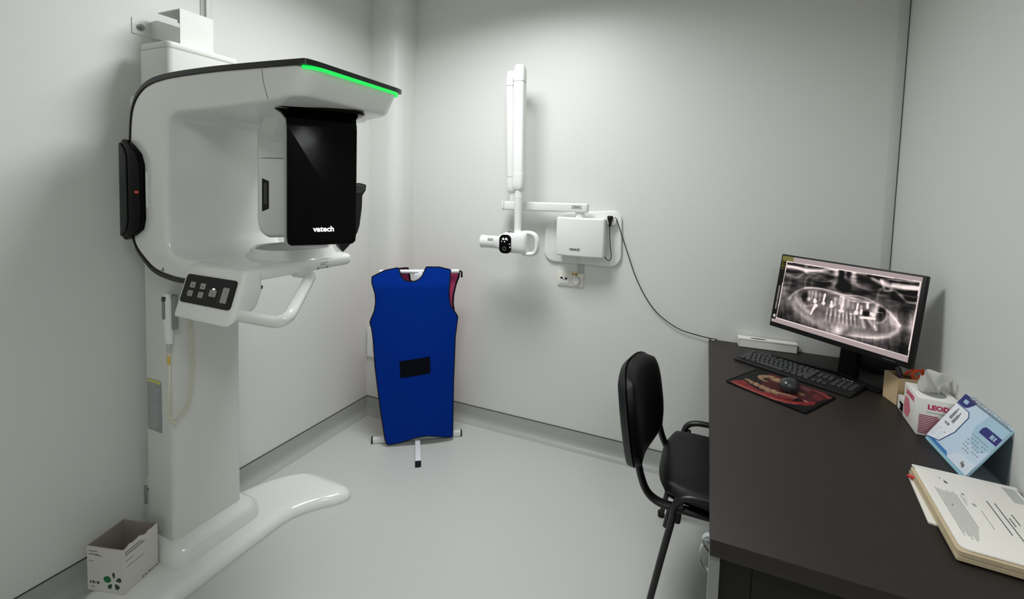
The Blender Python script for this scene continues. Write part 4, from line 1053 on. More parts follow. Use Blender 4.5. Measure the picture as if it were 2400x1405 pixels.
    # mandible outline
    st([(250, 565), (290, 650), (380, 740), (500, 820), (640, 900), (760, 960), (900, 1000), (1100, 1030), (1300, 1030), (1450, 1000), (1540, 950), (1565, 890)], 30, 0.20)
    st([(1000, 985), (1250, 1010), (1450, 985), (1540, 930)], 34, 0.16); bl((1430, 800), 90, 130, -25, 0.16); bl((330, 640), 60, 110, -30, 0.14); bl((620, 830), 160, 40, 22, 0.08); bl((900, 880), 160, 60, 10, 0.14)
    st([(330, 500), (330, 570), (390, 650), (470, 720)], 26, 0.26); st([(380, 560), (430, 650), (520, 640)], 13, 0.2)
    st([(950, 990), (1200, 1030), (1450, 1020)], 14, 0.20); bl((830, 945), 60, 40, 10, 0.55); bl((800, 900), 70, 22, 0, 0.2); st([(820, 1000), (1000, 1030), (1250, 1050)], 12, -0.2)
    bl((1495, 820), 55, 90, -20, 0.30); bl((1500, 860), 40, 50, 0, 0.14); bl((1545, 880), 30, 30, 0, 0.22)
    # dark pockets behind the teeth
    bl((432, 545), 46, 66, 20, -0.34, 4); bl((1345, 745), 66, 86, 20, -0.34, 4); bl((1160, 740), 46, 34, 10, -0.42, 4)
    st([(1405, 700), (1400, 790), (1350, 845), (1290, 850)], 13, 0.26); st([(1290, 720), (1370, 735)], 3, 0.6)
    # teeth
    for x, y0, y1, wd, a in ((480, 480, 570, 17, .35), (520, 480, 560, 12, .3), (560, 490, 580, 16, .38), (610, 500, 580, 11, .25), (790, 560, 640, 20, .42), (850, 540, 620, 16, .35), (885, 560, 640, 17, .45), (870, 650, 710, 20, .55), (945, 590, 660, 18, .25), (1010, 590, 680, 20, .22), (1100, 650, 740, 16, .40), (1290, 640, 720, 24, .42), (1250, 700, 770, 40, .35)):
        st([(x, y0), (x-8, y1)], wd, a)
    bl((475, 570), 32, 26, 10, 0.45); bl((640, 600), 90, 110, 0, -0.07)
    for k, x in enumerate((700, 745, 795, 845, 885, 930, 975, 1020)):
        lean = -22+5*k; y0 = 672+9*k+8*(k % 2); st([(x, y0), (x+lean*0.4, y0+70)], 12, 0.26); st([(x+lean*0.4, y0+60), (x+lean, y0+150+8*(k % 3))], 8, 0.20); st([(x+24, y0+30), (x+24+lean, y0+140)], 8, -0.13)
    st([(1110, 800), (1140, 910)], 16, 0.34); st([(1190, 810), (1280, 930)], 18, 0.34); st([(1250, 800), (1270, 900)], 12, 0.26); st([(1150, 810), (1200, 900)], 8, -0.2)
    st([(560, 700), (660, 730), (760, 770)], 30, -0.10)
    # metal work, very bright
    for pts, wd in (([(665, 515), (650, 585)], 12), ([(745, 600), (745, 650)], 13), ([(556, 640), (532, 690)], 15), ([(530, 690), (505, 745)], 10), ([(1058, 625), (1048, 690)], 12), ([(1175, 625), (1175, 670)], 15), ([(545, 580), (556, 600)], 15), ([(1095, 785), (1262, 800)], 14), ([(1220, 742), (1255, 760)], 17), ([(965, 745), (998, 747)], 5), ([(1105, 700), (1100, 740)], 12), ([(830, 705), (880, 715)], 8)):
        st(pts, wd, 1.0, 6)
    for c, r in (((650, 618), 21), ((745, 652), 23), ((560, 648), 22), ((1040, 728), 26), ((548, 598), 22)): bl(c, r, r, 0, 0.9, 6)
    F = np.clip(F, 0.02, 1.0)
    edge = np.minimum(np.minimum(P, 1-P), np.minimum(Q*0.56, (1-Q)*0.56))
    F = np.where((edge < 0.006), 0.97, F)
    rgb = np.stack([F*1.0, F*0.93, F*0.92], -1)
    out = (P < 0) | (P > 1) | (Q < 0) | (Q > 1)
    left = out & (P < 0) & (Q < 1.02)
    rgb[out] = (0.66, 0.60, 0.60)
    rgb[left] = (0.03, 0.03, 0.03)
    t1 = left & (v > 0.80) & ((np.sin(v*330) > 0.1)) & (u < 0.028+0.012*np.sin(v*900))
    rgb[t1] = (0.42, 0.38, 0.10)
    t0 = (v > 0.93) & (u < 0.10)
    rgb[t0] = (0.45, 0.43, 0.22)
    t3 = left & (u > 0.012) & (u < 0.024) & (v > 0.20) & (v < 0.55) & (np.sin(v*420) > -0.2)
    rgb[t3] = (0.62, 0.60, 0.60)
    t2 = left & (u > 0.008) & (u < 0.027) & (v > 0.075) & (v < 0.115)
    rgb[t2] = (0.75, 0.75, 0.75)
    s = np.where(rgb <= 0.04045, rgb/12.92, ((rgb+0.055)/1.055)**2.4)
    return s
sx0, sx1, sz0, sz1 = -W2+0.006, W2-0.013, -H2+0.020, H2-0.007
scr = grid_mesh('screen', 300, 170, lambda a, b: tuple(mm(sx0+(sx1-sx0)*a, sz0+(sz1-sz0)*b, -0.0006)), xray, attr_mat('screen_picture', 1.0/2**EXPO, 0.3), MO)
scr['label'] = 'lit screen showing a panoramic jaw x-ray'
# cables hanging behind the monitor
random.seed(3)
for k, (lab, pts) in enumerate((
    ('thick black cable curling down behind the monitor neck', [(0.600, 2.380, 0.93), (0.612, 2.385, 0.87), (0.625, 2.40, 0.82), (0.640, 2.40, 0.78), (0.655, 2.385, 0.767), (0.69, 2.38, 0.766)]),
    ('black cable lying in a loose loop behind the monitor foot', [(0.655, 2.300, 0.90), (0.672, 2.305, 0.85), (0.690, 2.295, 0.80), (0.705, 2.27, 0.775), (0.718, 2.24, 0.766), (0.712, 2.20, 0.766)]))):
    solo('monitor_cable', tube(nb(), smooth_path(pts, 6), 0.0042, 8), M_black, lab, 'cable')
bm = rbox(0.600, 0.695, 2.43, 2.50, DT+0.001, DT+0.055, 0.006, 3)
solo('power_adapter', bm, M_black, 'black power brick on the desk against the end wall behind the monitor', 'power adapter')

# ================================================================== KEYBOARD
KB = thing('keyboard', 'black full size keyboard lying between the monitor and the mouse pad', 'keyboard', (0.348, 2.220, DT+0.001), -0.55, local=True)
KL, KD = 0.448, 0.155
bm = nb(); kp = [(-KD/2, 0.0), (KD/2, 0.0), (KD/2, 0.0165), (KD/2-0.006, 0.0190), (-KD/2+0.03, 0.0115), (-KD/2, 0.0075)]
prism(bm, kp, lambda a, b, d: (d, a, b), -KL/2, KL/2); bev(bm, 0.003, 2, 20)
obj('keyboard_body', bm, M_kbody, KB)
slope = math.atan2(0.0075, KD-0.036)
def keymesh(w):
    bm = nb(); h = 0.006
    loft(bm, [[(x, y, 0) for x, y in rect(-w/2, w/2, -0.0082, 0.0082)], [(x, y, h) for x, y in rect(-w/2+0.0018, w/2-0.0018, -0.0062, 0.0068)]]); bev(bm, 0.001, 1, 30)
    bmesh.ops.recalc_face_normals(bm, faces=bm.faces)
    me = bpy.data.meshes.new('key'); bm.to_mesh(me); bm.free(); me.materials.append(M_key); return me
U = 0.0190; kmeshes = {}
def add_key(x, y, wu):
    if wu not in kmeshes: kmeshes[wu] = keymesh(wu*U-0.0022)
    o = bpy.data.objects.new('key', kmeshes[wu]); COL.objects.link(o); o.parent = KB
    o.location = (x, y, 0.0118+(y+KD/2-0.03)*math.tan(slope)); o.rotation_euler = (slope, 0, 0)
X0 = -KL/2+0.012
rows = [(0.052, [1]+[-1]+[1]*4+[-.5]+[1]*4+[-.5]+[1]*4), (0.030, [1]*13+[2]), (0.011, [1.5]+[1]*12+[1.5]), (-0.008, [1.75]+[1]*11+[2.25]), (-0.027, [2.25]+[1]*10+[2.75]), (-0.046, [1.25, 1.25, 1.25, 6.25, 1.25, 1.25, 1.25, 1.25])]
for y, ks in rows:
    x = X0
    for kx in ks:
        if kx > 0: add_key(x+kx*U/2, y, kx)
        x += abs(kx)*U
XN = X0+15.3*U
for y in (0.030, 0.011):
    for k in range(3): add_key(XN+(k+0.5)*U, y, 1)
for k in range(3): add_key(XN+(k+0.5)*U, -0.046, 1)
add_key(XN+1.5*U, -0.027, 1)
XP = XN+3.3*U
for y in (0.030, 0.011, -0.008, -0.027):
    for k in range(4): add_key(XP+(k+0.5)*U, y, 1)
bm = nb()
for k in range(3): box(bm, XP+0.008+k*0.014, XP+0.017+k*0.014, 0.060, 0.064, 0.0180, 0.0192)
obj('indicator_lights', bm, M_lgrey, KB, smooth=False)
bm = rbox(KL/2-0.05, KL/2-0.03, -KD/2+0.02, -KD/2+0.05, -0.0005, 0.001, 0.0002, 1); bm.free()

# ================================================================== MOUSE PAD, MOUSE
PADC = [Vector(p) for p in ((0.075, 1.987), (0.323, 1.811), (0.455, 2.018), (0.207, 2.194))]     # left, near, right, far
MP = thing('mouse_pad', 'black mouse pad printed with a red denture lying at the keyboard front', 'mouse pad', (0.273, 2.015, DT))
ux = (PADC[1]-PADC[0]); uy = (PADC[3]-PADC[0])
bm = nb(); pr = rrect(0.0, 1.0, 0.0, 1.0, 0.06, 5)
prism(bm, pr, lambda a, b, d: (PADC[0].x+ux.x*a+uy.x*b, PADC[0].y+ux.y*a+uy.y*b, d), DT+0.0008, DT+0.0035)
obj('pad_base', bm, mat('black_pad_cloth', (12, 14, 16), 0.9, spec=0.05), MP)
def inpoly(X, Y, poly):
    r = np.zeros(X.shape, bool); n = len(poly)
    for i in range(n):
        x0, y0 = poly[i]; x1, y1 = poly[(i+1) % n]
        c = ((y0 > Y) != (y1 > Y)); r ^= c & (X < (x1-x0)*(Y-y0)/((y1-y0) if y1 != y0 else 1e-9)+x0)
    return r
def padpic(u, v):
    # picture units by homography of the pad corners (left, near, right, far)
    rows = []; rhs = []
    for (a, b), (x, y) in zip([(0, 0), (1, 0), (1, 1), (0, 1)], ((262, 520), (1620, 1050), (2060, 755), (745, 300))):
        rows.append([a, b, 1, 0, 0, 0, -a*x, -b*x]); rhs.append(x); rows.append([0, 0, 0, a, b, 1, -a*y, -b*y]); rhs.append(y)
    h = np.linalg.solve(np.array(rows, float), np.array(rhs, float))
    den = h[6]*u+h[7]*v+1; X = (h[0]*u+h[1]*v+h[2])/den; Y = (h[3]*u+h[4]*v+h[5])/den
    X = X+9*(vnoise(X, Y, 60, 30, 5)-.5); Y = Y+7*(vnoise(X, Y, 50, 30, 6)-.5)
    C = np.zeros(X.shape+(3,)); C[:] = (14, 16, 18)
    def fill(poly, c): C[inpoly(X, Y, poly)] = c
    def ell(cx, cy, a, b, ang, c, rim=None):
        ca, sa = math.cos(math.radians(ang)), math.sin(math.radians(ang)); p = (X-cx)*ca+(Y-cy)*sa; q = -(X-cx)*sa+(Y-cy)*ca
        r = (p/a)**2+(q/b)**2
        if rim is not None: C[r < 1.5] = rim
        C[r < 1] = c
    fill([(830, 520), (1000, 440), (1300, 430), (1560, 520), (1800, 640), (1985, 775), (1800, 830), (1740, 860), (1440, 800), (1100, 690), (900, 600)], (104, 30, 36))
    fill([(930, 390), (980, 372), (1150, 400), (1330, 450), (1500, 510), (1700, 590), (1860, 690), (1985, 772), (1930, 792), (1760, 690), (1500, 575), (1250, 480), (1050, 430)], (190, 62, 60))
    fill([(950, 385), (1150, 405), (1240, 440), (1230, 470), (1050, 425)], (176, 44, 44))
    ell(1560, 620, 90, 40, 25, (132, 60, 74)); ell(1760, 770, 90, 50, 15, (150, 44, 50))
    fill([(360, 520), (430, 508), (560, 505), (700, 600), (880, 690), (1130, 770), (1440, 850), (1660, 840), (1745, 850), (1735, 890), (1640, 912), (1500, 902), (1300, 870), (1080, 815), (850, 740), (600, 640), (440, 575)], (186, 40, 40))
    fill([(360, 520), (430, 575), (620, 655), (870, 755), (1090, 825), (1300, 880), (1480, 905), (1460, 880), (1250, 840), (1000, 770), (740, 670), (520, 580)], (206, 92, 88))
    fill([(880, 690), (1000, 680), (1200, 730), (1430, 790), (1380, 820), (1150, 770)], (170, 66, 70))
    fill([(760, 440), (790, 410), (900, 402), (1030, 430), (1050, 470), (900, 450), (840, 470), (960, 520), (900, 520), (800, 480)], (206, 160, 116))
    ell(1060, 482, 84, 28, 8, (222, 178, 128), (150, 92, 70)); ell(1130, 522, 60, 16, 8, (196, 146, 102))
    for x, y, a, b in ((640, 500, 70, 16), (690, 535, 46, 22), (775, 572, 52, 26), (865, 612, 52, 30), (960, 655, 58, 34), (1065, 690, 66, 32)): ell(x, y, a, b, 20, (212, 164, 122), (150, 84, 66))
    fill([(1130, 690), (1280, 720), (1440, 772), (1430, 790), (1270, 750), (1130, 715)], (206, 158, 120))
    ell(1475, 705, 78, 22, 22, (196, 150, 100), (110, 50, 40))
    ell(1590, 840, 50, 14, 28, (226, 120, 110)); ell(1150, 430, 40, 8, 60, (228, 150, 140))
    for k in range(9): ell(470+60*k, 560+24*k, 20, 7, 20, (222, 96, 92))
    n = 0.56+0.22*vnoise(X, Y, 45, 20, 9)
    C = C*n[..., None]
    g_ = C.mean(-1, keepdims=True); C = g_+(C-g_)*0.86
    s = np.clip(C/255.0, 0, 1)
    return np.where(s <= 0.04045, s/12.92, ((s+0.055)/1.055)**2.4)
pp_ = grid_mesh('pad_picture', 180, 150, lambda a, b: (PADC[0].x+ux.x*(0.02+0.96*a)+uy.x*(0.02+0.96*b)-0.273, PADC[0].y+ux.y*(0.02+0.96*a)+uy.y*(0.02+0.96*b)-2.015, 0.0038),
          lambda u, v: padpic(0.02+0.96*u, 0.02+0.96*v), attr_mat('pad_print', 0.0, 0.45), MP)
pp_['label'] = 'printed red denture picture'
MS = thing('computer_mouse', 'round charcoal computer mouse on the printed pad', 'mouse', (0.299, 2.003, DT+0.0045), math.radians(-38), local=True)
R = []
for k in range(14):
    t = math.radians(-32+122*k/13); z = 0.0195+0.0300*math.sin(t); e = max(0.03, math.cos(t))**0.8
    R.append([(0.0325*e*math.cos(a), 0.037*e*math.sin(a), max(0.0, z)-0.0035) for a in [2*PI*j/32 for j in range(32)]])
obj('mouse_shell', loft(nb(), R), M_mouse, MS)
bm = nb(); box(bm, -0.0006, 0.0006, 0.012, 0.040, 0.020, 0.0405); bm.free()
bm = nb(); cyl(bm, (-0.0035, 0.021, 0.0315), (0.0035, 0.021, 0.0315), 0.006, seg=16)
obj('scroll_wheel', bm, M_black, MS)

# ================================================================== WHITE BOX BY THE WALL
WB = thing('white_box', 'long flat white carton with a black slot standing against the end wall', 'box', (0.271, 2.52, DT+0.001))
obj('box_body', bev(prism(nb(), [(0.146, 2.490), (0.396, 2.507), (0.394, 2.545), (0.143, 2.542)], XY, DT+0.001, DT+0.040), 0.001, 1), M_box, WB)
obj('box_lid', bev(prism(nb(), [(0.1445, 2.4885), (0.398, 2.5055), (0.396, 2.546), (0.1415, 2.543)], XY, DT+0.0375, DT+0.044), 0.001, 1), M_box, WB)
obj('handle_slot', prism(nb(), [(0.232+0.036*math.cos(t), 2.512+0.0065*math.sin(t)+0.0025*math.cos(t)) for t in [2*PI*k/20 for k in range(20)]], XY, DT+0.0430, DT+0.0449), M_hole, WB, smooth=False)
bm = nb(); box(bm, 0.3978, 0.3985, 2.506, 2.52, DT+0.006, DT+0.036); box(bm, 0.1455, 0.1462, 2.4885, 2.4895, DT+0.002, DT+0.036)
obj('flap_gap', bm, M_hole, WB, smooth=False)

# ================================================================== PEN HOLDER with pen and scissors
PHA = math.radians(13)
PH_ = thing('pen_holder', 'square pale wooden pen box behind the tissue box', 'pen holder', (0.670, 2.097, DT+0.001), PHA, local=True)
s_ = 0.041; t_ = 0.006; hh = 0.099
bm = nb()
O = rect(-s_, s_, -s_, s_); I = rect(-s_+t_, s_-t_, -s_+t_, s_-t_)
vo = [[bm.verts.new((x, y, z)) for x, y in O] for z in (0, hh)]; vi = [[bm.verts.new((x, y, z)) for x, y in I] for z in (hh, 0.006)]
bm.faces.new(vo[0][::-1]); bm.faces.new(vi[1])
for k in range(4):
    bm.faces.new((vo[0][k], vo[0][(k+1) % 4], vo[1][(k+1) % 4], vo[1][k])); bm.faces.new((vi[0][k], vi[0][(k+1) % 4], vi[1][(k+1) % 4], vi[1][k])); bm.faces.new((vo[1][k], vo[1][(k+1) % 4], vi[0][(k+1) % 4], vi[0][k]))
obj('wooden_box', bm, M_wood, PH_, smooth=False)
PEN = thing('marker_pen', 'dark marker pen with clip leaning out of the wooden box', 'pen', (0.66, 2.12, DT+0.01))
pa, pb = Vector((0.688, 2.094, DT+0.010)), Vector((0.655, 2.118, DT+0.119))
dd = (pb-pa).normalized()
bm = nb(); cyl(bm, pa, pa+dd*0.085, 0.0065, seg=16); obj('barrel', bm, M_purple, PEN)
bm = nb(); cyl(bm, pa+dd*0.083, pb, 0.0078, 0.0072, seg=16); obj('cap', bm, M_pencap, PEN)
bm = nb(); tube(bm, [pb-dd*0.028+Vector((0.007, -0.006, 0)), pb+Vector((0.007, -0.006, 0.002)), pb+Vector((0, 0, 0.003))], 0.0018, 8); obj('clip', bm, M_black, PEN)
SCI = thing('scissors', 'orange handled scissors sticking out of the wooden box', 'scissors', (0.69, 2.10, DT+0.01))
for name, c, q, ang in (('handle_loop', Vector((0.713, 2.098, DT+0.110)), 1, 0.35), ('handle_loop', Vector((0.706, 2.118, DT+0.104)), -1, -0.2)):
    ring = []
    for k in range(26):
        t = 2*PI*k/26; a = 0.026*math.cos(t); b = 0.014*math.sin(t)
        ring.append(c+Vector((math.cos(ang)*0.85, 0.2*q, 0.42))*a+Vector((-0.35, 0.2, 0.8))*b)
    obj(name, tube(nb(), ring, 0.0042, 10, closed=True), M_orange, SCI)
bm = nb(); loft(bm, [[(0.683+x, 2.104+y, DT+0.012) for x, y in rect(-0.001, 0.001, -0.0008, 0.0008)], [(0.688+x, 2.104+y, DT+0.100) for x, y in rect(-0.009, 0.009, -0.0015, 0.0015)]])
obj('blades', bm, M_steel, SCI)
# small white card box between wooden box and tissue box
CBX = thing('small_carton', 'little white and black carton tucked between wooden box and tissue box', 'box', (0.6585, 2.004, DT+0.001), math.radians(-2), local=True)
bm = bev(prism(nb(), rect(-0.022, 0.05, -0.028, 0.028), XY, 0.0, 0.048), 0.001, 1)
obj('carton_body', bm, M_box, CBX)
bm = nb(); box(bm, -0.0226, -0.0219, -0.028, 0.006, 0.004, 0.034); obj('black_print', bm, M_hole, CBX, smooth=False)
bm = nb(); box(bm, -0.0231, -0.0225, -0.004, 0.004, 0.010, 0.024); obj('white_print', bm, M_calw, CBX, smooth=False)

# ================================================================== TISSUE BOX
TZ = math.radians(-3.3)
TB = thing('tissue_box', 'white tissue box with magenta stripes and a tissue pulled up', 'tissue box', (0.679, 1.889, DT+0.001), TZ, local=True)
tw, td, thh = 0.052, 0.070, 0.119
bm = bev(box(nb(), -tw, tw, -td, td, 0, thh), 0.0015, 2)
obj('box_body', bm, M_box, TB)
obj('slot_opening', prism(nb(), [(0.034*math.cos(t), 0.045*math.sin(t)) for t in [2*PI*k/28 for k in range(28)]], XY, thh-0.0005, thh+0.0006), M_mgrey, TB, smooth=False)
bm = nb(); N = 16; G = {}; 
for j in range(15):
    for i in range(N+1):
        a = i/N-0.5; b = j/14
        x = a*0.074*(0.62+0.38*b)-0.006+0.006*math.sin(b*5+a*6); y = -0.004+0.014*math.sin(a*7+b*2)*(0.5+0.5*b)+0.010*math.cos(a*13)*b
        z = thh-0.004+b*(0.068+0.010*math.sin(a*5.0+0.6)+(0.012 if abs(a) > 0.44 and a < 0 else 0))
        G[i, j] = bm.verts.new((x, y, z))
for j in range(14):
    for i in range(N): bm.faces.new((G[i, j], G[i+1, j], G[i+1, j+1], G[i, j+1]))
bmesh.ops.solidify(bm, geom=bm.faces[:], thickness=0.0008)
obj('tissue', bm, M_tissue, TB, label='white tissue pulled up out of the slot')
bm = nb()
for j in range(10):
    for i in range(9):
        a = i/8-0.5; b = j/9
        G[i, j] = bm.verts.new((0.022+a*0.046, 0.020+0.012*math.sin(a*8+2*b)+b*0.016, thh-0.004+b*(0.058+0.008*math.sin(a*6))))
for j in range(9):
    for i in range(8): bm.faces.new((G[i, j], G[i+1, j], G[i+1, j+1], G[i, j+1]))
bmesh.ops.solidify(bm, geom=bm.faces[:], thickness=0.0008)
obj('tissue_fold', bm, M_tissue, TB)
FR = lambda x, z: Vector((x, -td-0.0003, z))
obj('front_lettering', text_bm('LEODEX', 0.0205, FR(0.010, 0.094), (1, 0, 0), (0, 0, 1), 0.0004, bold=0.0009), M_mag, TB, smooth=False, label='magenta lettering')
obj('side_lettering', text_bm('LEODEX', 0.021, (-tw-0.0003, 0.006, 0.097), (0, -1, 0), (0, 0, 1), 0.0004, bold=0.0008), M_mag, TB, smooth=False, label='magenta lettering')
bm = nb()
for k in range(12):
    x = -0.006+k*0.0042; box(bm, x-0.034+0.01, x-0.0312+0.01, -td-0.0006, -td, 0.0765, 0.0785)
obj('small_print', bm, M_print, TB, smooth=False)
bm = nb()
for k in range(11):
    z = 0.008+k*0.0056; 
    x1 = tw-0.004 if k < 4 else tw-0.010-(k-4)*0.006
    if k > 8: x1 = 0.010-(k-8)*0.006
    box(bm, -tw+0.004, x1, -td-0.0006, -td, z, z+0.0030)
obj('front_stripes', bm, M_dmag, TB, smooth=False, label='maroon stripes')
bm = nb()
for k in range(13):
    z = 0.018+k*0.0048; m_ = k/12
    y0 = td-0.008-0.020*abs(m_-0.45); y1 = -0.004+0.034*abs(m_-0.5)
    box(bm, -tw-0.0006, -tw, y1, y0, z, z+0.0027)
obj('side_stripes', bm, M_mag, TB, smooth=False, label='magenta stripes')

# ================================================================== DESK CALENDAR
CAZ = -1.547; CT_ = 0.522
cc = Vector((0.691, 1.694, 0.8425))
CAL = thing('desk_calendar', 'blue and white tent desk calendar leaning at the right wall', 'calendar', (cc.x, cc.y, DT+0.0008), CAZ, local=True)
def cm(px, pz, d): return Vector((0, 0, cc.z-DT-0.0008))+Vector((px, pz*math.sin(CT_)-d*math.cos(CT_), pz*math.cos(CT_)+d*math.sin(CT_)))   # d towards the reader
cw, ch = 0.1155, 0.087
obj('front_board', prism(nb(), rect(-cw-0.001, cw+0.001, -ch-0.007, ch), cm, -0.0035, -0.001), M_calb, CAL, smooth=False)
obj('page_block', prism(nb(), rect(-cw, cw, -ch+0.004, ch), cm, -0.001, 0.0022), M_cal, CAL, smooth=False)
top = cm(0, ch, -0.003)
bp0 = Vector((0, 0.0420, 0.0012))
bm = nb(); v = [bm.verts.new(p) for p in ((-cw, top.y, top.z), (cw, top.y, top.z), (cw, bp0.y, bp0.z), (-cw, bp0.y, bp0.z), (-cw, top.y-0.002, top.z), (cw, top.y-0.002, top.z), (cw, bp0.y-0.002, bp0.z), (-cw, bp0.y-0.002, bp0.z))]
for q in ((0, 1, 2, 3), (7, 6, 5, 4), (0, 4, 5, 1), (1, 5, 6, 2), (2, 6, 7, 3), (3, 7, 4, 0)): bm.faces.new([v[i] for i in q])
obj('back_board', bm, M_calg, CAL, smooth=False)
fb = cm(0, -ch-0.007, -0.003)
bm = nb(); box(bm, -cw, cw, fb.y, bp0.y-0.003, 0.0008, 0.0022); obj('base_flap', bm, M_calg, CAL, smooth=False)
FZ = 0.0024
def cpl(pts, t=0.0003, z=FZ, bm=None):
    bm = bm or nb(); return prism(bm, pts, cm, z, z+t)
def cuv(a, b): return (-cw+2*cw*a, ch-(2*ch-0.004)*b)       # a right, b down, 0..1
obj('white_page_half', cpl([cuv(*p) for p in ((0, 0.22), (0.30, 0.22), (0.36, 0.30), (0.36, 0.62), (0.26, 0.90), (0.02, 1.0), (0.0, 1.0))], 0.0003), M_calw, CAL, smooth=False)
bm = nb(); tube(bm, [cm(*cuv(*p), FZ+0.0004) for p in ((0.0, 0.21), (0.30, 0.215), (0.365, 0.295), (0.365, 0.62), (0.262, 0.91), (0.02, 1.0))], 0.0011, 6)
obj('page_outline', bm, M_navy, CAL)
obj('navy_corner', cpl([cuv(*p) for p in ((0, 0), (0.29, 0), (0.28, 0.07), (0.22, 0.17), (0.17, 0.2), (0, 0.2))]), M_navy, CAL, smooth=False)
obj('corner_mark', cpl([cuv(*p) for p in ((0.08, 0.07), (0.17, 0.07), (0.17, 0.14), (0.08, 0.14))], 0.0003, FZ+0.0003), M_calp, CAL, smooth=False)
obj('pale_patch', cpl([cuv(*p) for p in ((0.60, 0.0), (1.0, 0.0), (1.0, 0.46), (0.90, 0.60), (0.66, 0.58), (0.55, 0.35))], 0.0002), M_calp, CAL, smooth=False)
obj('white_corner', cpl([cuv(*p) for p in ((0.56, 1.0), (0.62, 0.86), (0.72, 0.80), (1.0, 0.78), (1.0, 1.0))], 0.0002), mat('calendar_pale_corner', (216, 227, 239), 0.45), CAL, smooth=False)
obj('month_tab', cpl([cuv(*p) for p in ((0.655, 0.27), (0.69, 0.22), (1.0, 0.22), (1.0, 0.36), (0.655, 0.36))]), M_navy, CAL, smooth=False)
bm = nb()
for k, wd_ in ((0, 0.028), (1, 0.020), (2, 0.026)): cpl([cuv(*p) for p in ((0.84+0.035*k, 0.255), (0.84+0.035*k+wd_, 0.255), (0.84+0.035*k+wd_, 0.325), (0.84+0.035*k, 0.325))], 0.0002, FZ+0.0003, bm)
obj('month_text', bm, M_calp, CAL, smooth=False)
obj('blue_foot_band', cpl([cuv(*p) for p in ((0.05, 1.0), (0.12, 0.945), (0.50, 0.945), (0.56, 1.0))], 0.0002), M_cblue, CAL, smooth=False)
bm = nb()
def crect(a0, a1, b0, b1, z=FZ+0.0004): cpl([cuv(*p) for p in ((a0, b0), (a1, b0), (a1, b1), (a0, b1))], 0.0002, z, bm)
# implant pictures
for a, b0, b1 in ((0.115, 0.27, 0.50), (0.205, 0.31, 0.53)):
    cpl([cuv(*p) for p in ((a-0.012, b0), (a+0.012, b0), (a+0.014, b0+0.05), (a+0.026, b0+0.07), (a+0.030, b1), (a-0.030, b1), (a-0.026, b0+0.07), (a-0.014, b0+0.05))], 0.0002, FZ+0.0004, bm)
obj('implant_pictures', bm, M_mgrey, CAL, smooth=False)
bm = nb()
for k in range(6): crect(0.085+0.02*k, 0.098+0.02*k, 0.575+0.006*(k % 2), 0.605)
crect(0.10, 0.13, 0.585, 0.62); crect(0.15, 0.19, 0.575, 0.62); crect(0.105, 0.125, 0.72, 0.735); crect(0.22, 0.245, 0.735, 0.75)
for i in range(7):
    crect(0.60+0.05*i, 0.625+0.05*i, 0.435, 0.448)
    for j in range(5):
        if (i*3+j*5) % 4 and not (j == 4 and i > 3): crect(0.605+0.05*i, 0.625+0.05*i, 0.49+0.055*j, 0.507+0.055*j)
crect(0.80, 0.87, 0.885, 0.93); crect(0.81, 0.83, 0.86, 0.89); crect(0.84, 0.88, 0.90, 0.95)
obj('dark_print', bm, M_mgrey, CAL, smooth=False)
bm = nb()
for r_ in range(7):
    for c_ in range(2):
        if r_ < 6 or c_ == 0: crect(0.02+0.13*c_+0.004*r_, 0.105+0.12*c_, 0.765+0.026*r_, 0.770+0.026*r_)
obj('fine_print', bm, M_calp, CAL, smooth=False)
bm = nb(); coil = []
for k in range(30*10+1):
    t = k/300; a = 2*PI*30*t
    coil.append(cm(-cw+0.03+(2*cw-0.04)*t, ch-0.001, -0.002)+Vector((0, 0.0058*math.cos(a), 0.0058*math.sin(a)+0.001)))
obj('wire_binding', tube(nb(), coil, 0.0009, 5), M_wire, CAL); bm.free()
bm = nb()
for k in range(30): crect(0.13+0.855*k/29, 0.145+0.855*k/29, 0.028, 0.05)
obj('binding_holes', bm, M_pdark, CAL, smooth=False)

# ================================================================== DOCUMENT STACK
DAZ = math.radians(-4.6)
d_ux = Vector((math.cos(math.radians(-3)), math.sin(math.radians(-3)), 0)); d_uy = Vector((0.075, 0.997, 0))
D0 = Vector((0.4955, 1.203, 0))
def dp(a, b, z): p = D0+d_ux*a+d_uy*b; return Vector((p.x, p.y, z))
def sheetstack(a0, a1, b0, b1, z0, z1, r=0.004, bend=0.0):
    bm = prism(nb(), rrect(a0, a1, b0, b1, r, 4), lambda a, b, d: dp(a, b, d), z0, z1); return bm
z1 = DT+0.001
PB = thing('document_pad', 'lowest white document folder of the pile peeking out on the left', 'folder', tuple(dp(0.1, 0.17, z1)))
obj('folder_cover', prism(nb(), [(-0.0165, 0.118), (0.0, 0.114), (0.10, 0.12), (0.205, 0.19), (0.205, 0.325), (-0.006, 0.328)], lambda a, b, d: dp(a, b, d), z1, z1+0.004), M_paper, PB, smooth=False)
MB_ = thing('document_folder', 'thick cream edged stack of papers under the clear sleeve', 'papers', tuple(dp(0.1, 0.17, z1+0.004)))
bm = nb(); 
prism(bm, rrect(-0.002, 0.205, 0.000, 0.338, 0.004, 3), lambda a, b, d: dp(a, b, d), z1+0.0045, z1+0.0125)
obj('lower_pages', bm, M_pages, MB_)
obj('divider', prism(nb(), rrect(0.001, 0.204, 0.003, 0.336, 0.003, 3), lambda a, b, d: dp(a, b, d), z1+0.0125, z1+0.0145), M_print, MB_)
obj('upper_pages', prism(nb(), rrect(-0.001, 0.205, 0.002, 0.337, 0.010, 4), lambda a, b, d: dp(a, b, d), z1+0.0145, z1+0.0235), M_pages, MB_)
TS = thing('document_sleeve', 'printed white sheets in a clear sleeve on top of the paper pile', 'papers', tuple(dp(0.1, 0.17, z1+0.024)))
zz = z1+0.0238
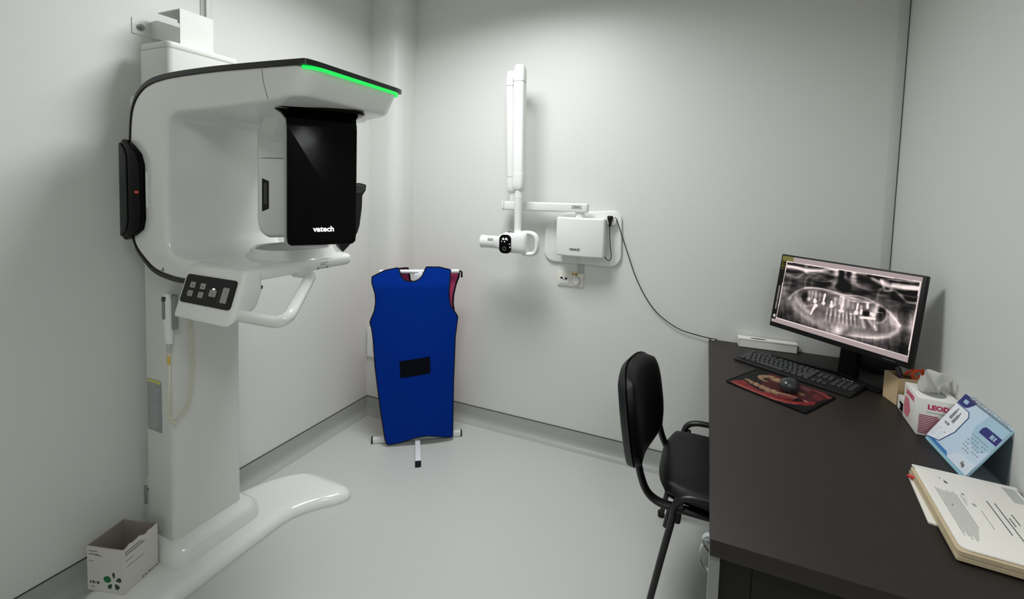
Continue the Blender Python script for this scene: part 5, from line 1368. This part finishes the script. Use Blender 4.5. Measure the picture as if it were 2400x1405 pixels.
bm = prism(nb(), rrect(0.006, 0.206, 0.010, 0.337, 0.016, 6), lambda a, b, d: dp(a, b, d), zz, zz+0.004); bev(bm, 0.0012, 2, 50)
obj('top_sheets', bm, M_paper, TS)
obj('sleeve_edge', prism(nb(), rect(0.004, 0.208, 0.330, 0.343), lambda a, b, d: dp(a, b, d), zz+0.001, zz+0.0046), M_film, TS, smooth=False)
zt_ = zz+0.0041
random.seed(11)
bm = nb(); bm2 = nb()
def dl(bmx, a0, a1, b0, b1): prism(bmx, rect(a0, a1, b0, b1), lambda a, b, d: dp(a, b, d), zt_, zt_+0.0003)
# printed columns: lines of text run along the long side of the sheet
for k in range(11):
    a = 0.026+k*0.0036
    if k < 6: dl(bm, a, a+0.0019, 0.045+0.03*random.random(), 0.165+0.02*random.random()); dl(bm, a, a+0.0019, 0.175, 0.245-0.002*k)
    else: dl(bm, a, a+0.0019, 0.055+0.012*(k-6), 0.245-0.01*random.random())
for a, b0, b1 in ((0.070, 0.19, 0.235), (0.0745, 0.205, 0.228), (0.092, 0.115, 0.185)): dl(bm, a, a+0.0017, b0, b1)
dl(bm, 0.083, 0.090, 0.196, 0.208)
obj('grey_text', bm, M_tprint, TS, smooth=False)
for a, b0, b1 in ((0.118, 0.11, 0.245), (0.131, 0.075, 0.242), (0.138, 0.15, 0.185), (0.148, 0.16, 0.20)):
    n = int((b1-b0)/0.008)
    for k in range(n): dl(bm2, a, a+0.0024, b0+k*0.008, b0+k*0.008+0.0064)
for a, b, sz in ((0.058, 0.287, 0.008), (0.078, 0.243, 0.005), (0.050, 0.300, 0.003)):
    prism(bm2, [(a-sz*0.4, b-sz), (a+sz*0.5, b-sz*0.8), (a+sz*0.2, b), (a-sz*0.3, b+sz)], lambda x, y, d: dp(x, y, d), zt_, zt_+0.0003)
obj('dark_text', bm2, M_tdark, TS, smooth=False)
bm = nb(); dl(bm, 0.176, 0.200, 0.262, 0.328)
obj('grey_photo', bm, M_lgrey, TS, smooth=False)
RP = solo('red_pen', tube(nb(), [dp(-0.012, 0.305, z1+0.012), dp(0.002, 0.298, z1+0.0127), dp(0.0008, 0.2985, z1+0.0126)][:2], [0.0042, 0.0050], 10), M_red, 'red pen tip sticking out between the papers', 'pen')
